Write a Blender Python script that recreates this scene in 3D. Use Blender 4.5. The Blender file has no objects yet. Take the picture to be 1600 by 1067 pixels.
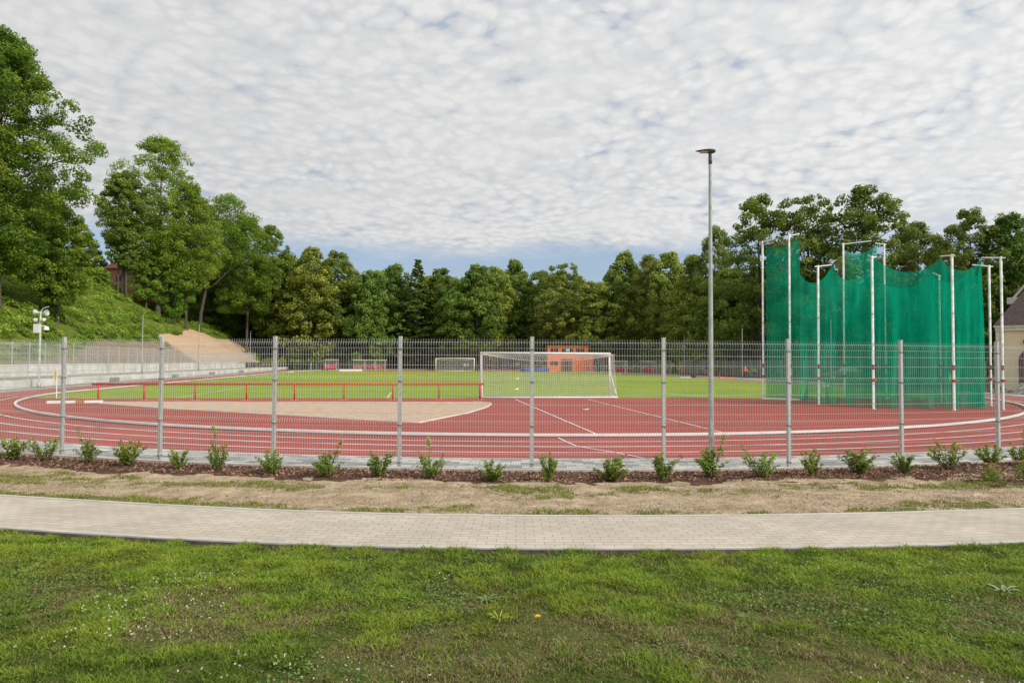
import bpy, math, random
import numpy as np
from mathutils import Vector, Matrix

random.seed(11)
RNG = np.random.default_rng(11)
PI = math.pi
SC = bpy.context.scene
COL = SC.collection

# ------------------------------------------------------------------ camera
# World = field coordinates: origin at the centre of the near bend, +Y along the pitch, +X to its right side.
FPX, PITCH, ROLL = 1020.44, 0.02978, 0.00498
CAM = Vector((-7.115, -44.745, 2.043))
E1 = Vector((0.98903, -0.14769, 0)); E2 = Vector((0.14769, 0.98903, 0)); E3 = Vector((0, 0, 1))
_sp, _cp, _sr, _cr = math.sin(PITCH), math.cos(PITCH), math.sin(ROLL), math.cos(ROLL)
CRIGHT = E1*_cr + E2*(-_sr*_sp) + E3*(_sr*_cp)
CUP = E1*(-_sr) + E2*(-_cr*_sp) + E3*(_cr*_cp)
CFWD = E2*_cp + E3*_sp
cam = bpy.data.cameras.new('camera'); camo = bpy.data.objects.new('camera', cam); COL.objects.link(camo)
camo.matrix_world = Matrix(((CRIGHT.x, CUP.x, -CFWD.x, CAM.x), (CRIGHT.y, CUP.y, -CFWD.y, CAM.y), (CRIGHT.z, CUP.z, -CFWD.z, CAM.z), (0, 0, 0, 1)))
cam.sensor_width = 36; cam.lens = FPX/1600*36; cam.clip_end = 6000; cam.clip_start = 0.05
SC.camera = camo


def ray(px, py):
    return CRIGHT*((px-800)/FPX) + CUP*(-(py-533.5)/FPX) + CFWD


def at(px, py, z=0.0):
    """point of the plane at height z seen at a survey reading of the photograph (1600 px wide)"""
    r = ray(px, py); t = (z-CAM.z)/r.z
    return CAM + r*t


def atd(px, depth, z=0.0):
    """point at a known distance along the view"""
    p = CAM + ray(px, 562)*depth
    return Vector((p.x, p.y, z))


def zat(px, py, depth):
    return (CAM + ray(px, py)*depth).z


# ------------------------------------------------------------------ numpy noise
def _hash(ix, iy, seed):
    n = (ix*374761393 + iy*668265263 + seed*1442695041) & 0xffffffff
    n = ((n ^ (n >> 13))*1274126177) & 0xffffffff
    return ((n ^ (n >> 16)) & 0xffff)/65535.0


def vnoise(x, y, seed=0):
    x = np.asarray(x, float); y = np.asarray(y, float)
    ix = np.floor(x).astype(np.int64); iy = np.floor(y).astype(np.int64)
    fx = x-ix; fy = y-iy
    fx = fx*fx*(3-2*fx); fy = fy*fy*(3-2*fy)
    a = _hash(ix, iy, seed); b = _hash(ix+1, iy, seed); c = _hash(ix, iy+1, seed); d = _hash(ix+1, iy+1, seed)
    return (a*(1-fx)+b*fx)*(1-fy) + (c*(1-fx)+d*fx)*fy


def fbm(x, y, seed=0, o=4):
    s = 0; a = 0.5; t = 0
    for i in range(o):
        s = s + a*vnoise(np.asarray(x)*2**i, np.asarray(y)*2**i, seed+i*17); t += a; a *= .55
    return s/t


def sstep(a, b, x):
    t = np.clip((x-a)/(b-a), 0, 1); return t*t*(3-2*t)


# ------------------------------------------------------------------ materials
def new_mat(name):
    m = bpy.data.materials.new(name); m.use_nodes = True
    nt = m.node_tree; nt.nodes.clear()
    out = nt.nodes.new('ShaderNodeOutputMaterial')
    return m, nt, out


def N(nt, kind, **kw):
    n = nt.nodes.new(kind)
    for k, v in kw.items():
        if k in n.inputs.keys() if isinstance(k, str) else False:
            n.inputs[k].default_value = v
        else:
            setattr(n, k, v)
    return n


def ramp(nt, stops, interp='LINEAR'):
    r = nt.nodes.new('ShaderNodeValToRGB'); cr = r.color_ramp; cr.interpolation = interp
    while len(cr.elements) > len(stops): cr.elements.remove(cr.elements[-1])
    while len(cr.elements) < len(stops): cr.elements.new(0.5)
    for e, (p, c) in zip(cr.elements, stops):
        e.position = p; e.color = (c[0], c[1], c[2], 1)
    return r


def mixc(nt, fac, a, b, mode='MIX'):
    m = nt.nodes.new('ShaderNodeMix'); m.data_type = 'RGBA'; m.blend_type = mode
    for sock, v in ((m.inputs[0], fac), (m.inputs[6], a), (m.inputs[7], b)):
        if hasattr(v, 'is_linked') or hasattr(v, 'links'): nt.links.new(v, sock)
        elif isinstance(v, (int, float)): sock.default_value = v
        else: sock.default_value = (v[0], v[1], v[2], 1)
    return m.outputs[2]


def coord(nt, kind='Object', scale=(1, 1, 1)):
    tc = nt.nodes.new('ShaderNodeTexCoord'); mp = nt.nodes.new('ShaderNodeMapping')
    mp.inputs['Scale'].default_value = scale
    nt.links.new(tc.outputs[kind], mp.inputs[0])
    return mp.outputs[0]


def noise(nt, vec, scale, detail=4, rough=.55):
    n = nt.nodes.new('ShaderNodeTexNoise'); n.inputs['Scale'].default_value = scale
    n.inputs['Detail'].default_value = detail; n.inputs['Roughness'].default_value = rough
    nt.links.new(vec, n.inputs['Vector']); return n.outputs['Fac']


def principled(nt, out, color, rough=.6, metal=0, spec=.5, bump=None, bdist=.01, bstr=.5):
    b = nt.nodes.new('ShaderNodeBsdfPrincipled')
    if isinstance(color, (tuple, list)): b.inputs['Base Color'].default_value = (*color[:3], 1)
    else: nt.links.new(color, b.inputs['Base Color'])
    if isinstance(rough, (int, float)): b.inputs['Roughness'].default_value = rough
    else: nt.links.new(rough, b.inputs['Roughness'])
    b.inputs['Metallic'].default_value = metal
    b.inputs['Specular IOR Level'].default_value = spec
    if bump is not None:
        bp = nt.nodes.new('ShaderNodeBump'); bp.inputs['Strength'].default_value = bstr; bp.inputs['Distance'].default_value = bdist
        nt.links.new(bump, bp.inputs['Height']); nt.links.new(bp.outputs[0], b.inputs['Normal'])
    nt.links.new(b.outputs[0], out.inputs[0]); return b


def mottled(name, c1, c2, scale=8, rough=.6, metal=0, spec=.4, bump=0, detail=5, c3=None, scale2=.3, lo=.35, hi=.65):
    """paint, steel, soil: two tones broken by noise, optionally a third large-scale one"""
    m, nt, out = new_mat(name); v = coord(nt)
    n = noise(nt, v, scale, detail)
    col = ramp(nt, [(lo, c1), (hi, c2)]); nt.links.new(n, col.inputs[0]); c = col.outputs[0]
    if c3:
        n2 = noise(nt, v, scale2, 4); r2 = ramp(nt, [(.42, (0, 0, 0)), (.66, (1, 1, 1))]); nt.links.new(n2, r2.inputs[0])
        c = mixc(nt, r2.outputs[0], c, c3)
    principled(nt, out, c, rough, metal, spec, bump=n if bump else None, bdist=bump or .01)
    return m


M = {}
M['steel'] = mottled('galvanised_steel', (.40, .42, .40), (.54, .55, .53), 30, .5, .1, .5)
M['wire'] = mottled('galvanised_wire', (.43, .45, .44), (.54, .55, .54), 40, .5, .1, .4)
M['clip'] = mottled('dark_clip', (.09, .09, .09), (.15, .15, .15), 50, .6)
M['pole'] = mottled('pole_steel', (.34, .37, .35), (.47, .50, .47), 6, .42, .2, .5)
M['head'] = mottled('lamp_head_paint', (.05, .08, .09), (.08, .11, .12), 20, .45)
M['glass_lens'] = mottled('lamp_lens', (.5, .5, .48), (.6, .6, .58), 20, .2)
M['white'] = mottled('white_paint', (.74, .74, .72), (.84, .84, .82), 4, .45)
M['white_dirty'] = mottled('worn_white_paint', (.55, .54, .5), (.82, .82, .8), 6, .6)
M['linewhite'] = mottled('line_paint', (.66, .62, .60), (.82, .80, .78), 3, .7)
M['red'] = mottled('red_paint', (.42, .03, .02), (.55, .05, .035), 9, .45)
M['brightred'] = mottled('red_plastic', (.55, .02, .03), (.68, .04, .05), 9, .4)
M['orange'] = mottled('orange_boards', (.70, .13, .012), (.86, .19, .02), 3, .6)
M['orange2'] = mottled('orange_cloth', (.85, .16, .05), (.95, .24, .08), 12, .8)
M['dark'] = mottled('dark_opening', (.02, .02, .022), (.04, .04, .045), 5, .5)
M['glass'] = mottled('window_glass', (.03, .04, .05), (.06, .075, .09), 2, .38, 0, .3)
M['paleblue'] = mottled('pale_blue_pane', (.35, .48, .6), (.5, .6, .7), 2, .2)
M['blue'] = mottled('blue_vinyl', (.03, .05, .28), (.05, .08, .38), 3, .5)
M['bluecloth'] = mottled('blue_cloth', (.03, .07, .35), (.05, .1, .45), 9, .85)
M['lightblue'] = mottled('light_blue_cloth', (.22, .4, .6), (.3, .5, .7), 9, .85)
M['pinkcloth'] = mottled('pink_cloth', (.5, .22, .25), (.6, .3, .3), 9, .85)
M['darkcloth'] = mottled('dark_cloth', (.02, .02, .03), (.05, .05, .06), 9, .85)
M['skin'] = mottled('skin', (.5, .28, .2), (.58, .34, .25), 9, .6)
M['hair'] = mottled('hair', (.04, .025, .015), (.08, .05, .03), 30, .7)
M['yellow'] = mottled('yellow_cloth', (.9, .68, .02), (.95, .76, .05), 9, .7)
M['lime'] = mottled('yellow_green_cloth', (.6, .7, .05), (.7, .8, .1), 9, .7)
M['cream'] = mottled('cream_render', (.78, .66, .46), (.84, .72, .53), 1.2, .85, c3=(.70, .59, .42), scale2=.5)
M['trim'] = mottled('pale_trim', (.62, .60, .56), (.72, .70, .66), 3, .8)
M['tile'] = mottled('roof_tile', (.045, .032, .03), (.085, .06, .055), 7, .75)
M['brick'] = mottled('red_brick', (.36, .15, .095), (.48, .22, .14), 5, .85)
M['redroof'] = mottled('dark_red_roof', (.30, .035, .045), (.40, .06, .065), 4, .6)
M['door'] = mottled('brown_red_door', (.10, .03, .025), (.15, .045, .035), 5, .5)
M['stone'] = mottled('pale_stone', (.34, .31, .26), (.55, .51, .44), 2.5, .9, bump=.05)
M['concrete'] = mottled('concrete', (.60, .59, .55), (.76, .75, .71), 1.6, .85, c3=(.50, .49, .44), scale2=.45)
M['kerbstone'] = mottled('kerb_concrete', (.42, .41, .38), (.54, .53, .50), 3, .9)
M['rubber'] = mottled('rubber', (.015, .015, .015), (.03, .03, .03), 9, .8)
M['rim'] = mottled('alloy', (.4, .4, .4), (.5, .5, .5), 9, .35, .8)
M['carpaint'] = mottled('brown_car_paint', (.16, .11, .09), (.19, .13, .105), 1, .3, .25, .6)
M['lightlens'] = mottled('light_lens', (.7, .7, .7), (.8, .8, .8), 9, .15)
M['bark'] = mottled('bark', (.05, .04, .03), (.13, .11, .085), 5, .9, bump=.05)
M['stem'] = mottled('shrub_stem', (.10, .07, .03), (.17, .12, .05), 20, .85)
M['clear'] = None


def leaf_material(name, dark, mid, light, trans=.3, hue=.05, val=.35):
    m, nt, out = new_mat(name)
    if name != 'pink_bloom':
        g_ = 1.78; dark, mid, light = [(c[0]*g_*.98, c[1]*g_, c[2]*g_) for c in (dark, mid, light)]; trans += .10
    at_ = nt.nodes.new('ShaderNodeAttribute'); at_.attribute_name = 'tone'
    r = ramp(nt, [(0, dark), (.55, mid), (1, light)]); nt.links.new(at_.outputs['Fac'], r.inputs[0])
    oi = nt.nodes.new('ShaderNodeObjectInfo')
    hs = nt.nodes.new('ShaderNodeHueSaturation')
    mr = nt.nodes.new('ShaderNodeMapRange'); mr.inputs[3].default_value = .5-hue*.5; mr.inputs[4].default_value = .5+hue*.35
    nt.links.new(oi.outputs['Random'], mr.inputs[0]); nt.links.new(mr.outputs[0], hs.inputs['Hue'])
    mv = nt.nodes.new('ShaderNodeMapRange'); mv.inputs[3].default_value = 1-val*.5; mv.inputs[4].default_value = 1+val*.5
    wn = nt.nodes.new('ShaderNodeTexWhiteNoise'); wn.noise_dimensions = '1D'
    nt.links.new(oi.outputs['Random'], wn.inputs['W']); nt.links.new(wn.outputs['Value'], mv.inputs[0]); nt.links.new(mv.outputs[0], hs.inputs['Value'])
    nt.links.new(r.outputs[0], hs.inputs['Color'])
    d = nt.nodes.new('ShaderNodeBsdfPrincipled'); d.inputs['Roughness'].default_value = .55; d.inputs['Specular IOR Level'].default_value = .25
    t = nt.nodes.new('ShaderNodeBsdfTranslucent')
    nt.links.new(hs.outputs[0], d.inputs['Base Color'])
    tc = mixc(nt, .5, hs.outputs[0], (.30, .40, .03)); nt.links.new(tc, t.inputs['Color'])
    mx = nt.nodes.new('ShaderNodeMixShader'); mx.inputs[0].default_value = trans
    nt.links.new(d.outputs[0], mx.inputs[1]); nt.links.new(t.outputs[0], mx.inputs[2]); nt.links.new(mx.outputs[0], out.inputs[0])
    return m


M['leaf_hill'] = leaf_material('leaves_bright', (.040, .075, .009), (.115, .180, .020), (.25, .31, .045), .33)
M['leaf_wood'] = leaf_material('leaves_wood', (.045, .078, .015), (.122, .178, .032), (.235, .29, .06), .32, .05, .3)
M['leaf_olive'] = leaf_material('leaves_olive', (.038, .058, .013), (.110, .138, .026), (.21, .23, .050), .28, .05, .3)
M['leaf_yellow'] = leaf_material('leaves_yellowish', (.05, .074, .014), (.145, .178, .032), (.28, .30, .062), .28, .04, .2)
M['leaf_conifer'] = leaf_material('needles_dark', (.026, .050, .014), (.070, .108, .024), (.13, .175, .040), .2, .04, .25)
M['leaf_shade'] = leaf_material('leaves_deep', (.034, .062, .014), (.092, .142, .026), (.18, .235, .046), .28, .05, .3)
M['leaf_shrub'] = leaf_material('shrub_leaves', (.05, .080, .013), (.12, .165, .028), (.25, .28, .055), .33, .04, .3)
M['bloom'] = leaf_material('pink_bloom', (.4, .16, .16), (.55, .25, .25), (.65, .36, .34), .2, .0, .1)


def vcol_material(name, rough=.6, trans=.25, attr='col', spec=.25):
    m, nt, out = new_mat(name)
    a = nt.nodes.new('ShaderNodeAttribute'); a.attribute_name = attr
    d = nt.nodes.new('ShaderNodeBsdfPrincipled'); d.inputs['Roughness'].default_value = rough; d.inputs['Specular IOR Level'].default_value = spec
    nt.links.new(a.outputs['Color'], d.inputs['Base Color'])
    if trans:
        t = nt.nodes.new('ShaderNodeBsdfTranslucent'); nt.links.new(a.outputs['Color'], t.inputs['Color'])
        mx = nt.nodes.new('ShaderNodeMixShader'); mx.inputs[0].default_value = trans
        nt.links.new(d.outputs[0], mx.inputs[1]); nt.links.new(t.outputs[0], mx.inputs[2]); nt.links.new(mx.outputs[0], out.inputs[0])
    else: nt.links.new(d.outputs[0], out.inputs[0])
    return m


M['blade'] = vcol_material('grass_blades', .55, .3)
M['chip'] = vcol_material('bark_chips', .8, 0)


def paver_material(name, c1, c2, mortar, bump=.006, bw=.2, rh=.1, msz=.006, wash=None):
    m, nt, out = new_mat(name)
    uv = nt.nodes.new('ShaderNodeUVMap'); uv.uv_map = 'uv'
    b = nt.nodes.new('ShaderNodeTexBrick')
    b.inputs['Scale'].default_value = 1; b.inputs['Brick Width'].default_value = bw; b.inputs['Row Height'].default_value = rh
    b.inputs['Mortar Size'].default_value = msz; b.inputs['Mortar Smooth'].default_value = .3; b.inputs['Bias'].default_value = 0
    b.inputs['Color1'].default_value = (*c1, 1); b.inputs['Color2'].default_value = (*c2, 1); b.inputs['Mortar'].default_value = (*mortar, 1)
    nt.links.new(uv.outputs[0], b.inputs['Vector'])
    v = coord(nt); n = noise(nt, v, 1.3, 5, .6); r = ramp(nt, [(.3, (.84, .84, .84)), (.7, (1.06, 1.05, 1.03))]); nt.links.new(n, r.inputs[0])
    c = mixc(nt, 1, b.outputs['Color'], r.outputs[0], 'MULTIPLY')
    n2 = noise(nt, v, 60, 3); r2 = ramp(nt, [(.3, (.92, .92, .92)), (.7, (1.05, 1.05, 1.05))]); nt.links.new(n2, r2.inputs[0])
    c = mixc(nt, 1, c, r2.outputs[0], 'MULTIPLY')
    if wash:
        n3 = noise(nt, v, .9, 6, .7); r3 = ramp(nt, [(.55, (0, 0, 0)), (.72, (.5, .5, .5))]); nt.links.new(n3, r3.inputs[0]); c = mixc(nt, r3.outputs[0], c, wash)
    inv = nt.nodes.new('ShaderNodeMath'); inv.operation = 'SUBTRACT'; inv.inputs[0].default_value = 1; nt.links.new(b.outputs['Fac'], inv.inputs[1])
    principled(nt, out, c, .85, 0, .25, bump=inv.outputs[0], bdist=bump, bstr=.8)
    return m


M['path'] = paver_material('path_pavers', (.475, .42, .35), (.54, .49, .415), (.31, .27, .225), msz=.004, wash=(.45, .39, .31))
M['strip'] = paver_material('strip_pavers', (.26, .26, .26), (.66, .65, .62), (.22, .22, .21), bw=.42, rh=.21, msz=.012)


def track_material():
    m, nt, out = new_mat('red_track_rubber'); v = coord(nt)
    n = noise(nt, v, 220, 3, .7); r = ramp(nt, [(.3, (.28, .048, .034)), (.7, (.38, .074, .054))]); nt.links.new(n, r.inputs[0])
    n2 = noise(nt, v, .22, 5, .6); r2 = ramp(nt, [(.30, (.80, .82, .85)), (.72, (1.12, 1.11, 1.10))]); nt.links.new(n2, r2.inputs[0])
    c = mixc(nt, 1, r.outputs[0], r2.outputs[0], 'MULTIPLY')
    n3 = noise(nt, v, 2.5, 5, .7); r3 = ramp(nt, [(.55, (0, 0, 0)), (.8, (.25, .25, .25))]); nt.links.new(n3, r3.inputs[0])
    c = mixc(nt, r3.outputs[0], c, (.42, .16, .13))
    principled(nt, out, c, .8, 0, .3, bump=n, bdist=.003)
    return m


def pitch_material():
    m, nt, out = new_mat('pitch_grass'); v = coord(nt)
    sep = nt.nodes.new('ShaderNodeSeparateXYZ'); nt.links.new(v, sep.inputs[0])
    w = nt.nodes.new('ShaderNodeMath'); w.operation = 'SINE'
    mu = nt.nodes.new('ShaderNodeMath'); mu.operation = 'MULTIPLY'; mu.inputs[1].default_value = 2*PI/11
    nt.links.new(sep.outputs[1], mu.inputs[0]); nt.links.new(mu.outputs[0], w.inputs[0])
    rs = ramp(nt, [(.4, (.95, .96, .95)), (.6, (1.04, 1.03, 1.0))])
    ad = nt.nodes.new('ShaderNodeMath'); ad.operation = 'MULTIPLY_ADD'; ad.inputs[1].default_value = .5; ad.inputs[2].default_value = .5
    nt.links.new(w.outputs[0], ad.inputs[0]); nt.links.new(ad.outputs[0], rs.inputs[0])
    n = noise(nt, v, 3.5, 6, .65); r = ramp(nt, [(.3, (.15, .24, .016)), (.52, (.235, .32, .026)), (.75, (.34, .385, .06))]); nt.links.new(n, r.inputs[0])
    n2 = noise(nt, v, .16, 5, .6); r2 = ramp(nt, [(.35, (.84, .92, .85)), (.7, (1.14, 1.05, 1.05))]); nt.links.new(n2, r2.inputs[0])
    c = mixc(nt, 1, r.outputs[0], r2.outputs[0], 'MULTIPLY'); c = mixc(nt, 1, c, rs.outputs[0], 'MULTIPLY')
    n4 = noise(nt, coord(nt, scale=(.25, 1, 1)), 40, 3, .7); r4 = ramp(nt, [(.3, (.8, .82, .8)), (.7, (1.15, 1.12, 1.1))]); nt.links.new(n4, r4.inputs[0])
    c = mixc(nt, 1, c, r4.outputs[0], 'MULTIPLY')
    principled(nt, out, c, .85, 0, .15, bump=n4, bdist=.02)
    return m


def soil_material(name, a, b, c_, scale=3.0, bump=.02):
    m, nt, out = new_mat(name); v = coord(nt)
    n = noise(nt, v, scale, 8, .65); r = ramp(nt, [(.3, a), (.5, b), (.72, c_)]); nt.links.new(n, r.inputs[0])
    n2 = noise(nt, v, 45, 5, .7); r2 = ramp(nt, [(.3, (.78, .77, .75)), (.7, (1.12, 1.12, 1.1))]); nt.links.new(n2, r2.inputs[0])
    c = mixc(nt, 1, r.outputs[0], r2.outputs[0], 'MULTIPLY')
    principled(nt, out, c, .95, 0, .1, bump=n2, bdist=bump)
    return m


M['track'] = track_material()
M['pitch'] = pitch_material()
M['sand'] = soil_material('pit_sand', (.43, .305, .215), (.53, .395, .29), (.62, .485, .37), 2.5)
M['verge'] = soil_material('sandy_soil', (.31, .225, .145), (.46, .36, .25), (.62, .51, .38), 3.2, .06)
M['mulch'] = soil_material('mulch_soil', (.06, .033, .023), (.11, .062, .043), (.18, .11, .075), 9, .04)
M['ground'] = soil_material('rough_ground', (.08, .10, .025), (.13, .14, .04), (.2, .18, .08), .7, .03)
M['lawn'] = soil_material('lawn_soil', (.05, .085, .012), (.085, .12, .022), (.17, .15, .06), 3.5, .03)
M['bank'] = soil_material('bank_earth', (.15, .095, .065), (.22, .15, .105), (.30, .21, .15), 1.2, .05)
M['walk'] = soil_material('walkway_concrete', (.27, .265, .25), (.33, .32, .30), (.4, .39, .37), 1.0, .005)
M['pinemarker'] = mottled('orange_marker', (.85, .32, .02), (.95, .4, .05), 9, .5)


def hill_material():
    m, nt, out = new_mat('hillside'); v = coord(nt)
    a = nt.nodes.new('ShaderNodeAttribute'); a.attribute_name = 'soil'
    s = nt.nodes.new('ShaderNodeSeparateColor'); nt.links.new(a.outputs['Color'], s.inputs[0])
    n = noise(nt, v, 1.4, 7, .7)
    g = ramp(nt, [(.3, (.05, .085, .012)), (.5, (.11, .15, .02)), (.72, (.2, .21, .045))]); nt.links.new(n, g.inputs[0])
    br = ramp(nt, [(.3, (.16, .115, .08)), (.7, (.30, .23, .17))]); nt.links.new(n, br.inputs[0])
    og = ramp(nt, [(.3, (.42, .28, .175)), (.7, (.60, .43, .285))]); nt.links.new(n, og.inputs[0])
    def soft(sock):
        ad = nt.nodes.new('ShaderNodeMath'); ad.operation = 'MULTIPLY_ADD'; ad.inputs[1].default_value = .9; nt.links.new(n, ad.inputs[0])
        nt.links.new(sock, ad.inputs[2]); r = ramp(nt, [(.82, (0, 0, 0)), (1.0, (1, 1, 1))]); nt.links.new(ad.outputs[0], r.inputs[0]); return r.outputs[0]
    c = mixc(nt, soft(s.outputs[0]), g.outputs[0], br.outputs[0])
    c = mixc(nt, soft(s.outputs[1]), c, og.outputs[0])
    principled(nt, out, c, .95, 0, .1, bump=n, bdist=.25)
    return m


M['hill'] = hill_material()


def net_material():
    m, nt, out = new_mat('green_net'); v = coord(nt)
    n = noise(nt, coord(nt, scale=(1, 1, .12)), 2.2, 5, .6)
    col = ramp(nt, [(.3, (.0, .29, .175)), (.7, (.008, .56, .36))]); nt.links.new(n, col.inputs[0])
    d = nt.nodes.new('ShaderNodeBsdfDiffuse'); t = nt.nodes.new('ShaderNodeBsdfTranslucent'); tr = nt.nodes.new('ShaderNodeBsdfTransparent')
    tr.inputs[0].default_value = (.72, .95, .85, 1)
    nt.links.new(col.outputs[0], d.inputs[0]); nt.links.new(col.outputs[0], t.inputs[0])
    m1 = nt.nodes.new('ShaderNodeMixShader'); m1.inputs[0].default_value = .5
    nt.links.new(d.outputs[0], m1.inputs[1]); nt.links.new(t.outputs[0], m1.inputs[2])
    n2 = noise(nt, v, 1.1, 3, .5); r = ramp(nt, [(.3, (.40, .40, .40)), (.7, (.66, .66, .66))]); nt.links.new(n2, r.inputs[0])
    m2 = nt.nodes.new('ShaderNodeMixShader'); nt.links.new(r.outputs[0], m2.inputs[0])
    nt.links.new(tr.outputs[0], m2.inputs[1]); nt.links.new(m1.outputs[0], m2.inputs[2]); nt.links.new(m2.outputs[0], out.inputs[0])
    return m


M['net'] = net_material()


def clear_material():
    m, nt, out = new_mat('clear_polycarbonate')
    tr = nt.nodes.new('ShaderNodeBsdfTransparent'); tr.inputs[0].default_value = (.85, .88, .88, 1)
    g = nt.nodes.new('ShaderNodeBsdfPrincipled'); g.inputs['Base Color'].default_value = (.55, .58, .6, 1); g.inputs['Roughness'].default_value = .2
    v = coord(nt); n = noise(nt, v, 2, 2); r = ramp(nt, [(.3, (.25, .25, .25)), (.7, (.4, .4, .4))]); nt.links.new(n, r.inputs[0])
    mx = nt.nodes.new('ShaderNodeMixShader'); nt.links.new(r.outputs[0], mx.inputs[0])
    nt.links.new(tr.outputs[0], mx.inputs[1]); nt.links.new(g.outputs[0], mx.inputs[2]); nt.links.new(mx.outputs[0], out.inputs[0])
    return m


M['clear'] = clear_material()


# ------------------------------------------------------------------ mesh builder
class MB:
    def __init__(s): s.v = []; s.f = []; s.uv = None

    def add(s, vs, fs):
        o = len(s.v); s.v += [tuple(p) for p in vs]; s.f += [tuple(i+o for i in f) for f in fs]; return s

    def box(s, c, size, rot=0, rx=0, ry=0, bev=0):
        hx, hy, hz = size[0]/2, size[1]/2, size[2]/2
        R = Matrix.Rotation(rot, 3, 'Z') @ Matrix.Rotation(ry, 3, 'Y') @ Matrix.Rotation(rx, 3, 'X')
        c = Vector(c)
        b = min(bev, hx*.9, hy*.9)
        if b > 0:
            ring = [(-hx+b, -hy), (hx-b, -hy), (hx, -hy+b), (hx, hy-b), (hx-b, hy), (-hx+b, hy), (-hx, hy-b), (-hx, -hy+b)]
        else:
            ring = [(-hx, -hy), (hx, -hy), (hx, hy), (-hx, hy)]
        n = len(ring)
        vs = [c + R @ Vector((x, y, z)) for z in (-hz, hz) for x, y in ring]
        fs = [tuple(range(n-1, -1, -1)), tuple(range(n, 2*n))] + [(i, (i+1) % n, n+(i+1) % n, n+i) for i in range(n)]
        return s.add(vs, fs)

    def tube(s, pts, rad, n=8, cap=True):
        pts = [Vector(p) for p in pts]
        if isinstance(rad, (int, float)): rad = [rad]*len(pts)
        vs = []; up0 = None
        for i, p in enumerate(pts):
            d = (pts[min(i+1, len(pts)-1)] - pts[max(i-1, 0)])
            if d.length < 1e-9: d = Vector((0, 0, 1))
            d.normalize()
            if up0 is None:
                a = Vector((1, 0, 0)) if abs(d.x) < .8 else Vector((0, 1, 0))
            else: a = up0
            u = (a - d*a.dot(d)).normalized(); w = d.cross(u); up0 = u
            for k in range(n):
                t = 2*PI*(k+.5)/n; vs.append(p + u*math.cos(t)*rad[i] + w*math.sin(t)*rad[i])
        fs = [(i*n+k, i*n+(k+1) % n, (i+1)*n+(k+1) % n, (i+1)*n+k) for i in range(len(pts)-1) for k in range(n)]
        if cap: fs += [tuple(range(n-1, -1, -1)), tuple(range((len(pts)-1)*n, len(pts)*n))]
        return s.add(vs, fs)

    def lathe(s, c, prof, n=16, axis='Z'):
        c = Vector(c); vs = []
        for r, z in prof:
            for k in range(n):
                t = 2*PI*k/n; p = Vector((r*math.cos(t), r*math.sin(t), z))
                if axis == 'X': p = Vector((p.z, p.x, p.y))
                if axis == 'Y': p = Vector((p.x, p.z, p.y))
                vs.append(c+p)
        m = len(prof)
        fs = [(i*n+k, i*n+(k+1) % n, (i+1)*n+(k+1) % n, (i+1)*n+k) for i in range(m-1) for k in range(n)]
        fs += [tuple(range(n-1, -1, -1)), tuple(range((m-1)*n, m*n))]
        return s.add(vs, fs)

    def prism(s, poly, z0, z1):
        n = len(poly)
        vs = [(x, y, z0) for x, y in poly] + [(x, y, z1) for x, y in poly]
        fs = [tuple(range(n-1, -1, -1)), tuple(range(n, 2*n))] + [(i, (i+1) % n, n+(i+1) % n, n+i) for i in range(n)]
        return s.add(vs, fs)

    def extrude_y(s, poly, y0, y1):
        """profile in the XZ plane, extruded along Y"""
        n = len(poly)
        vs = [(x, y0, z) for x, z in poly] + [(x, y1, z) for x, z in poly]
        fs = [tuple(range(n)), tuple(range(2*n-1, n-1, -1))] + [((i+1) % n, i, n+i, n+(i+1) % n) for i in range(n)]
        return s.add(vs, fs)

    def mesh(s, name, mat, smooth=False):
        me = bpy.data.meshes.new(name); me.from_pydata(s.v, [], s.f); me.validate(); me.update()
        me.materials.append(mat)
        if smooth: me.polygons.foreach_set('use_smooth', [True]*len(me.polygons))
        return me

    def obj(s, name, mat, parent=None, smooth=False):
        return link(name, s.mesh(name, mat, smooth), parent)


def link(name, me, parent=None):
    o = bpy.data.objects.new(name, me); COL.objects.link(o)
    if parent is not None: o.parent = parent
    return o


def np_mesh(name, V, faces_idx, nper, mat, attrs=None, smooth=False):
    """V (n,3); faces_idx flat loop indices; nper = verts per face (int or array); attrs {name: (n,4)} point colours"""
    me = bpy.data.meshes.new(name)
    nf = len(faces_idx)//nper if isinstance(nper, int) else len(nper)
    me.vertices.add(len(V)); me.vertices.foreach_set('co', np.ascontiguousarray(V, dtype=np.float32).ravel())
    me.loops.add(len(faces_idx)); me.loops.foreach_set('vertex_index', np.asarray(faces_idx, dtype=np.int32))
    me.polygons.add(nf)
    if isinstance(nper, int): st = np.arange(nf, dtype=np.int32)*nper
    else: st = np.concatenate([[0], np.cumsum(nper)[:-1]]).astype(np.int32)
    me.polygons.foreach_set('loop_start', st)
    me.update(calc_edges=True)
    for k, c in (attrs or {}).items():
        a = me.attributes.new(k, 'FLOAT_COLOR', 'POINT'); a.data.foreach_set('color', np.ascontiguousarray(c, dtype=np.float32).ravel())
    me.materials.append(mat)
    if smooth: me.polygons.foreach_set('use_smooth', [True]*nf)
    return me


def tag(o, label=None, cat=None, group=None, kind=None):
    if label: o['label'] = label
    if cat: o['category'] = cat
    if group: o['group'] = group
    if kind: o['kind'] = kind
    return o


def thing(name, label, cat, loc=(0, 0, 0), rz=0, group=None):
    o = bpy.data.objects.new(name, None); COL.objects.link(o); o.location = loc; o.rotation_euler = (0, 0, rz)
    o.empty_display_size = .3
    return tag(o, label, cat, group)


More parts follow.
